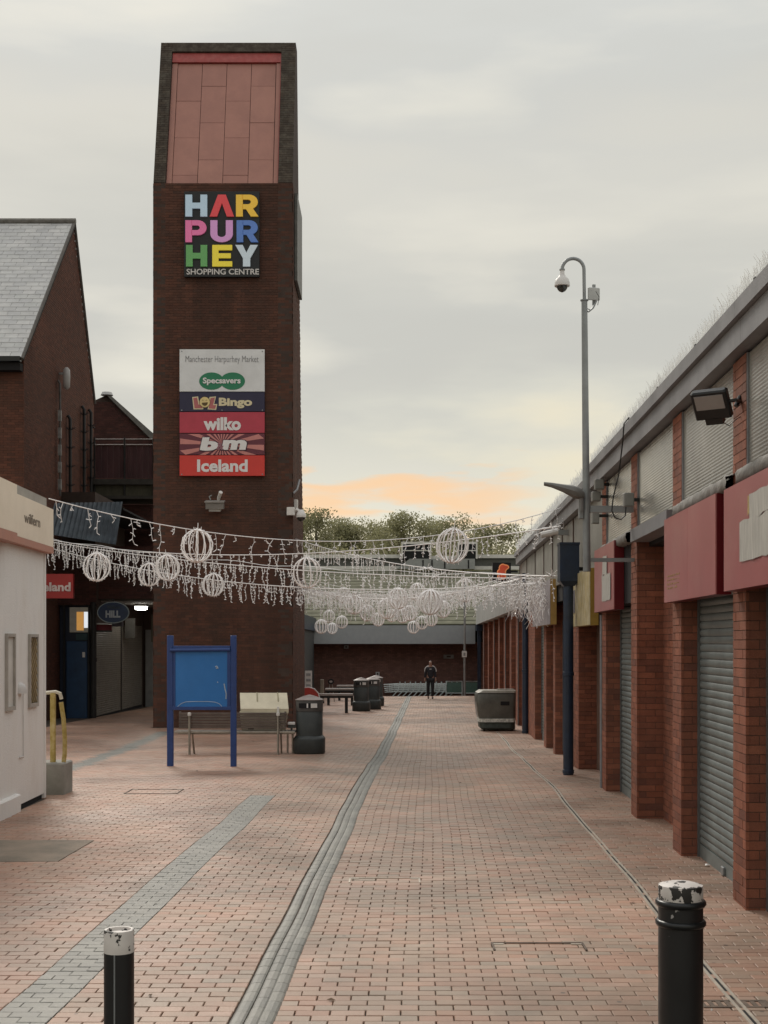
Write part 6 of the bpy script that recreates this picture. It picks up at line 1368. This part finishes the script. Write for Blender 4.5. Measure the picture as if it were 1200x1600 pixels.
bv = [(0, 0, .95), (0, 0, 1.15), (0, 0, 1.36), (0, 0, 1.47), (0, -.01, 1.55), (0, -.02, 1.64), (0, -.01, 1.71),
      (.17, 0, 1.40), (.22, 0, 1.14), (.24, -.08, .90), (-.17, 0, 1.40), (-.23, 0, 1.14), (-.25, .05, .90),
      (.09, 0, .88), (.10, -.10, .50), (.09, -.02, .10), (.09, -.14, .04), (-.09, 0, .88), (-.10, .02, .50), (-.10, .05, .09), (-.10, -.09, .04)]
be_ = [(0, 1), (1, 2), (2, 3), (3, 4), (4, 5), (5, 6), (2, 7), (7, 8), (8, 9), (2, 10), (10, 11), (11, 12), (0, 13), (13, 14), (14, 15), (15, 16), (0, 17), (17, 18), (18, 19), (19, 20)]
br_ = [(.14, .10), (.13, .095), (.15, .10), .055, (.065, .075), (.075, .095), (.055, .07), .055, .042, .032, .055, .042, .032, .085, .062, .042, .035, .085, .062, .042, .035]
skin('body', bv, be_, br_, m_skn)
cl = [0, 1, 2, 3, 7, 8, 9, 10, 11, 12]; mp_ = {v: i for i, v in enumerate(cl)}
rj = {0: (.175, .125), 1: (.165, .125), 2: (.185, .13), 3: (.075, .075), 7: (.08, .08), 8: .062, 9: .048, 10: (.08, .08), 11: .062, 12: .048}
jv = [bv[i] for i in cl]; jv[mp_[9]] = (.238, -.06, .95); jv[mp_[12]] = (-.248, .035, .95); jv[mp_[3]] = (0, 0, 1.44); jv[0] = (0, 0, .86)
skin('jacket', jv, [(mp_[a], mp_[b_]) for a, b_ in be_ if a in mp_ and b_ in mp_], [rj[i] for i in cl], m_jk)
cl = [0, 13, 14, 15, 17, 18, 19]; mp_ = {v: i for i, v in enumerate(cl)}; rt = {0: (.165, .125), 13: .115, 14: .082, 15: .066, 17: .11, 18: .082, 19: .066}
skin('trousers', [bv[i] for i in cl], [(mp_[a], mp_[b_]) for a, b_ in be_ if a in mp_ and b_ in mp_], [rt[i] for i in cl], m_tr)
for s, yy_ in ((1, -.06), (-1, .02)): skin('shoe', [(.095*s, yy_+.09, .05), (.095*s, yy_, .05), (.095*s, yy_-.12, .035)], [(0, 1), (1, 2)], [(.05, .05), (.052, .05), (.045, .035)], m_black, 1)
skin('hair', [(0, .02, 1.66), (0, .01, 1.735)], [(0, 1)], [(.085, .09), (.065, .075)], m_hair)
for s in (-1, 1):
    b = MB(); o_ = wl(pe); b.tube([(o_[0]+s*.08, o_[1]-.02, o_[2]+1.505), (o_[0]+s*.17, o_[1]-.04, o_[2]+1.47), (o_[0]+s*.245, o_[1]-.045, o_[2]+1.38), (o_[0]+s*.27, o_[1]-.045, o_[2]+1.24)], .018, 5); b.build('shoulder_stripe', m_wht, pe)
    hx, hy, hz = (.242, -.11, .87) if s > 0 else (-.252, .075, .87)
    hv = [(hx, hy+.02, hz+.04), (hx, hy, hz-.03)]; he = [(0, 1)]; hr = [.024, (.028, .016)]
    for k in range(4): hv += [(hx-.0, hy-.03+.02*k, hz-.07), (hx-.01*s, hy-.03+.02*k, hz-.105-.008*(k in (1, 2)))]; n0 = len(hv); he += [(1, n0-2), (n0-2, n0-1)]; hr += [.009, .008]
    hv += [(hx-.01*s, hy-.05, hz-.02), (hx-.015*s, hy-.065, hz-.05)]; n0 = len(hv); he += [(1, n0-2), (n0-2, n0-1)]; hr += [.011, .009]
    skin('hand', hv, he, hr, m_skn, 1)
o_ = wl(pe)
for s in (-1, 1): MB().box(o_[0]+s*.03-.012, o_[0]+s*.03+.012, o_[1]-.118, o_[1]-.10, o_[2]+1.645, o_[2]+1.655).build('eye', m_dark, pe)
b = MB(); b.tube([(o_[0], o_[1]-.10, o_[2]+1.65), (o_[0], o_[1]-.135, o_[2]+1.615)], [.008, .014], 5); b.build('nose', m_skn, pe); MB().box(o_[0]-.022, o_[0]+.022, o_[1]-.108, o_[1]-.095, o_[2]+1.582, o_[2]+1.590).build('mouth', mat('lips', (.22, .09, .08)), pe)
MB().box(o_[0]-.05, o_[0]+.05, o_[1]-.155, o_[1]-.14, o_[2]+1.33, o_[2]+1.38).build('chest_print', MATS['notice_grey'], pe)
b = MB(); rl = random.Random(12)
for k in range(150):
    y = rl.uniform(7.2, 40)**1.0; x = W(rl.uniform(-5.5, 2.45), y) if rl.random() < .5 else W(2.40-abs(rl.gauss(0, .25)), y); s_ = rl.uniform(.008, .028); z = float(G(y, x))+.005; a = rl.uniform(0, 6.28)
    if abs(x) > .3*y: continue
    b.add([(x+s_*math.cos(a), y+s_*math.sin(a), z), (x+s_*.6*math.cos(a+1.6), y+s_*.6*math.sin(a+1.6), z+s_*.4), (x-s_*math.cos(a), y-s_*math.sin(a), z+s_*.15), (x+s_*.5*math.cos(a-1.6), y+s_*.5*math.sin(a-1.6), z+.002)], [(0, 1, 2, 3)])
tag(b.build('fallen_leaves', mat('leaf_litter', (.15, .09, .05), rand='island', cols=[(.16, .09, .045), (.07, .05, .035), (.30, .26, .20), (.12, .08, .04)], rough=.8)), 'scattered tiny brown leaves and flecks on the paving', 'leaf litter', kind='stuff')
# litter
rl = random.Random(2)
for (qx, qy, lab) in ((1105, 1354, 'small white paper scrap beside the near shutter foot'), (1112, 1583, 'tiny white fleck next to the drain grating')):
    Yv = 2.1*FP/(qy-HY); c = P(qx, qy, Yv); b = MB(); s = .022 if qy < 1400 else .006
    b.add([(c[0]-s, Yv-s, .012), (c[0]+s*1.2, Yv-s*.6, .02), (c[0]+s, Yv+s, .010), (c[0]-s*.7, Yv+s*.8, .022), (c[0], Yv, .028)], [(0, 1, 4), (1, 2, 4), (2, 3, 4), (3, 0, 4)]); tag(b.build('paper_scrap', m_wht), lab, 'litter')
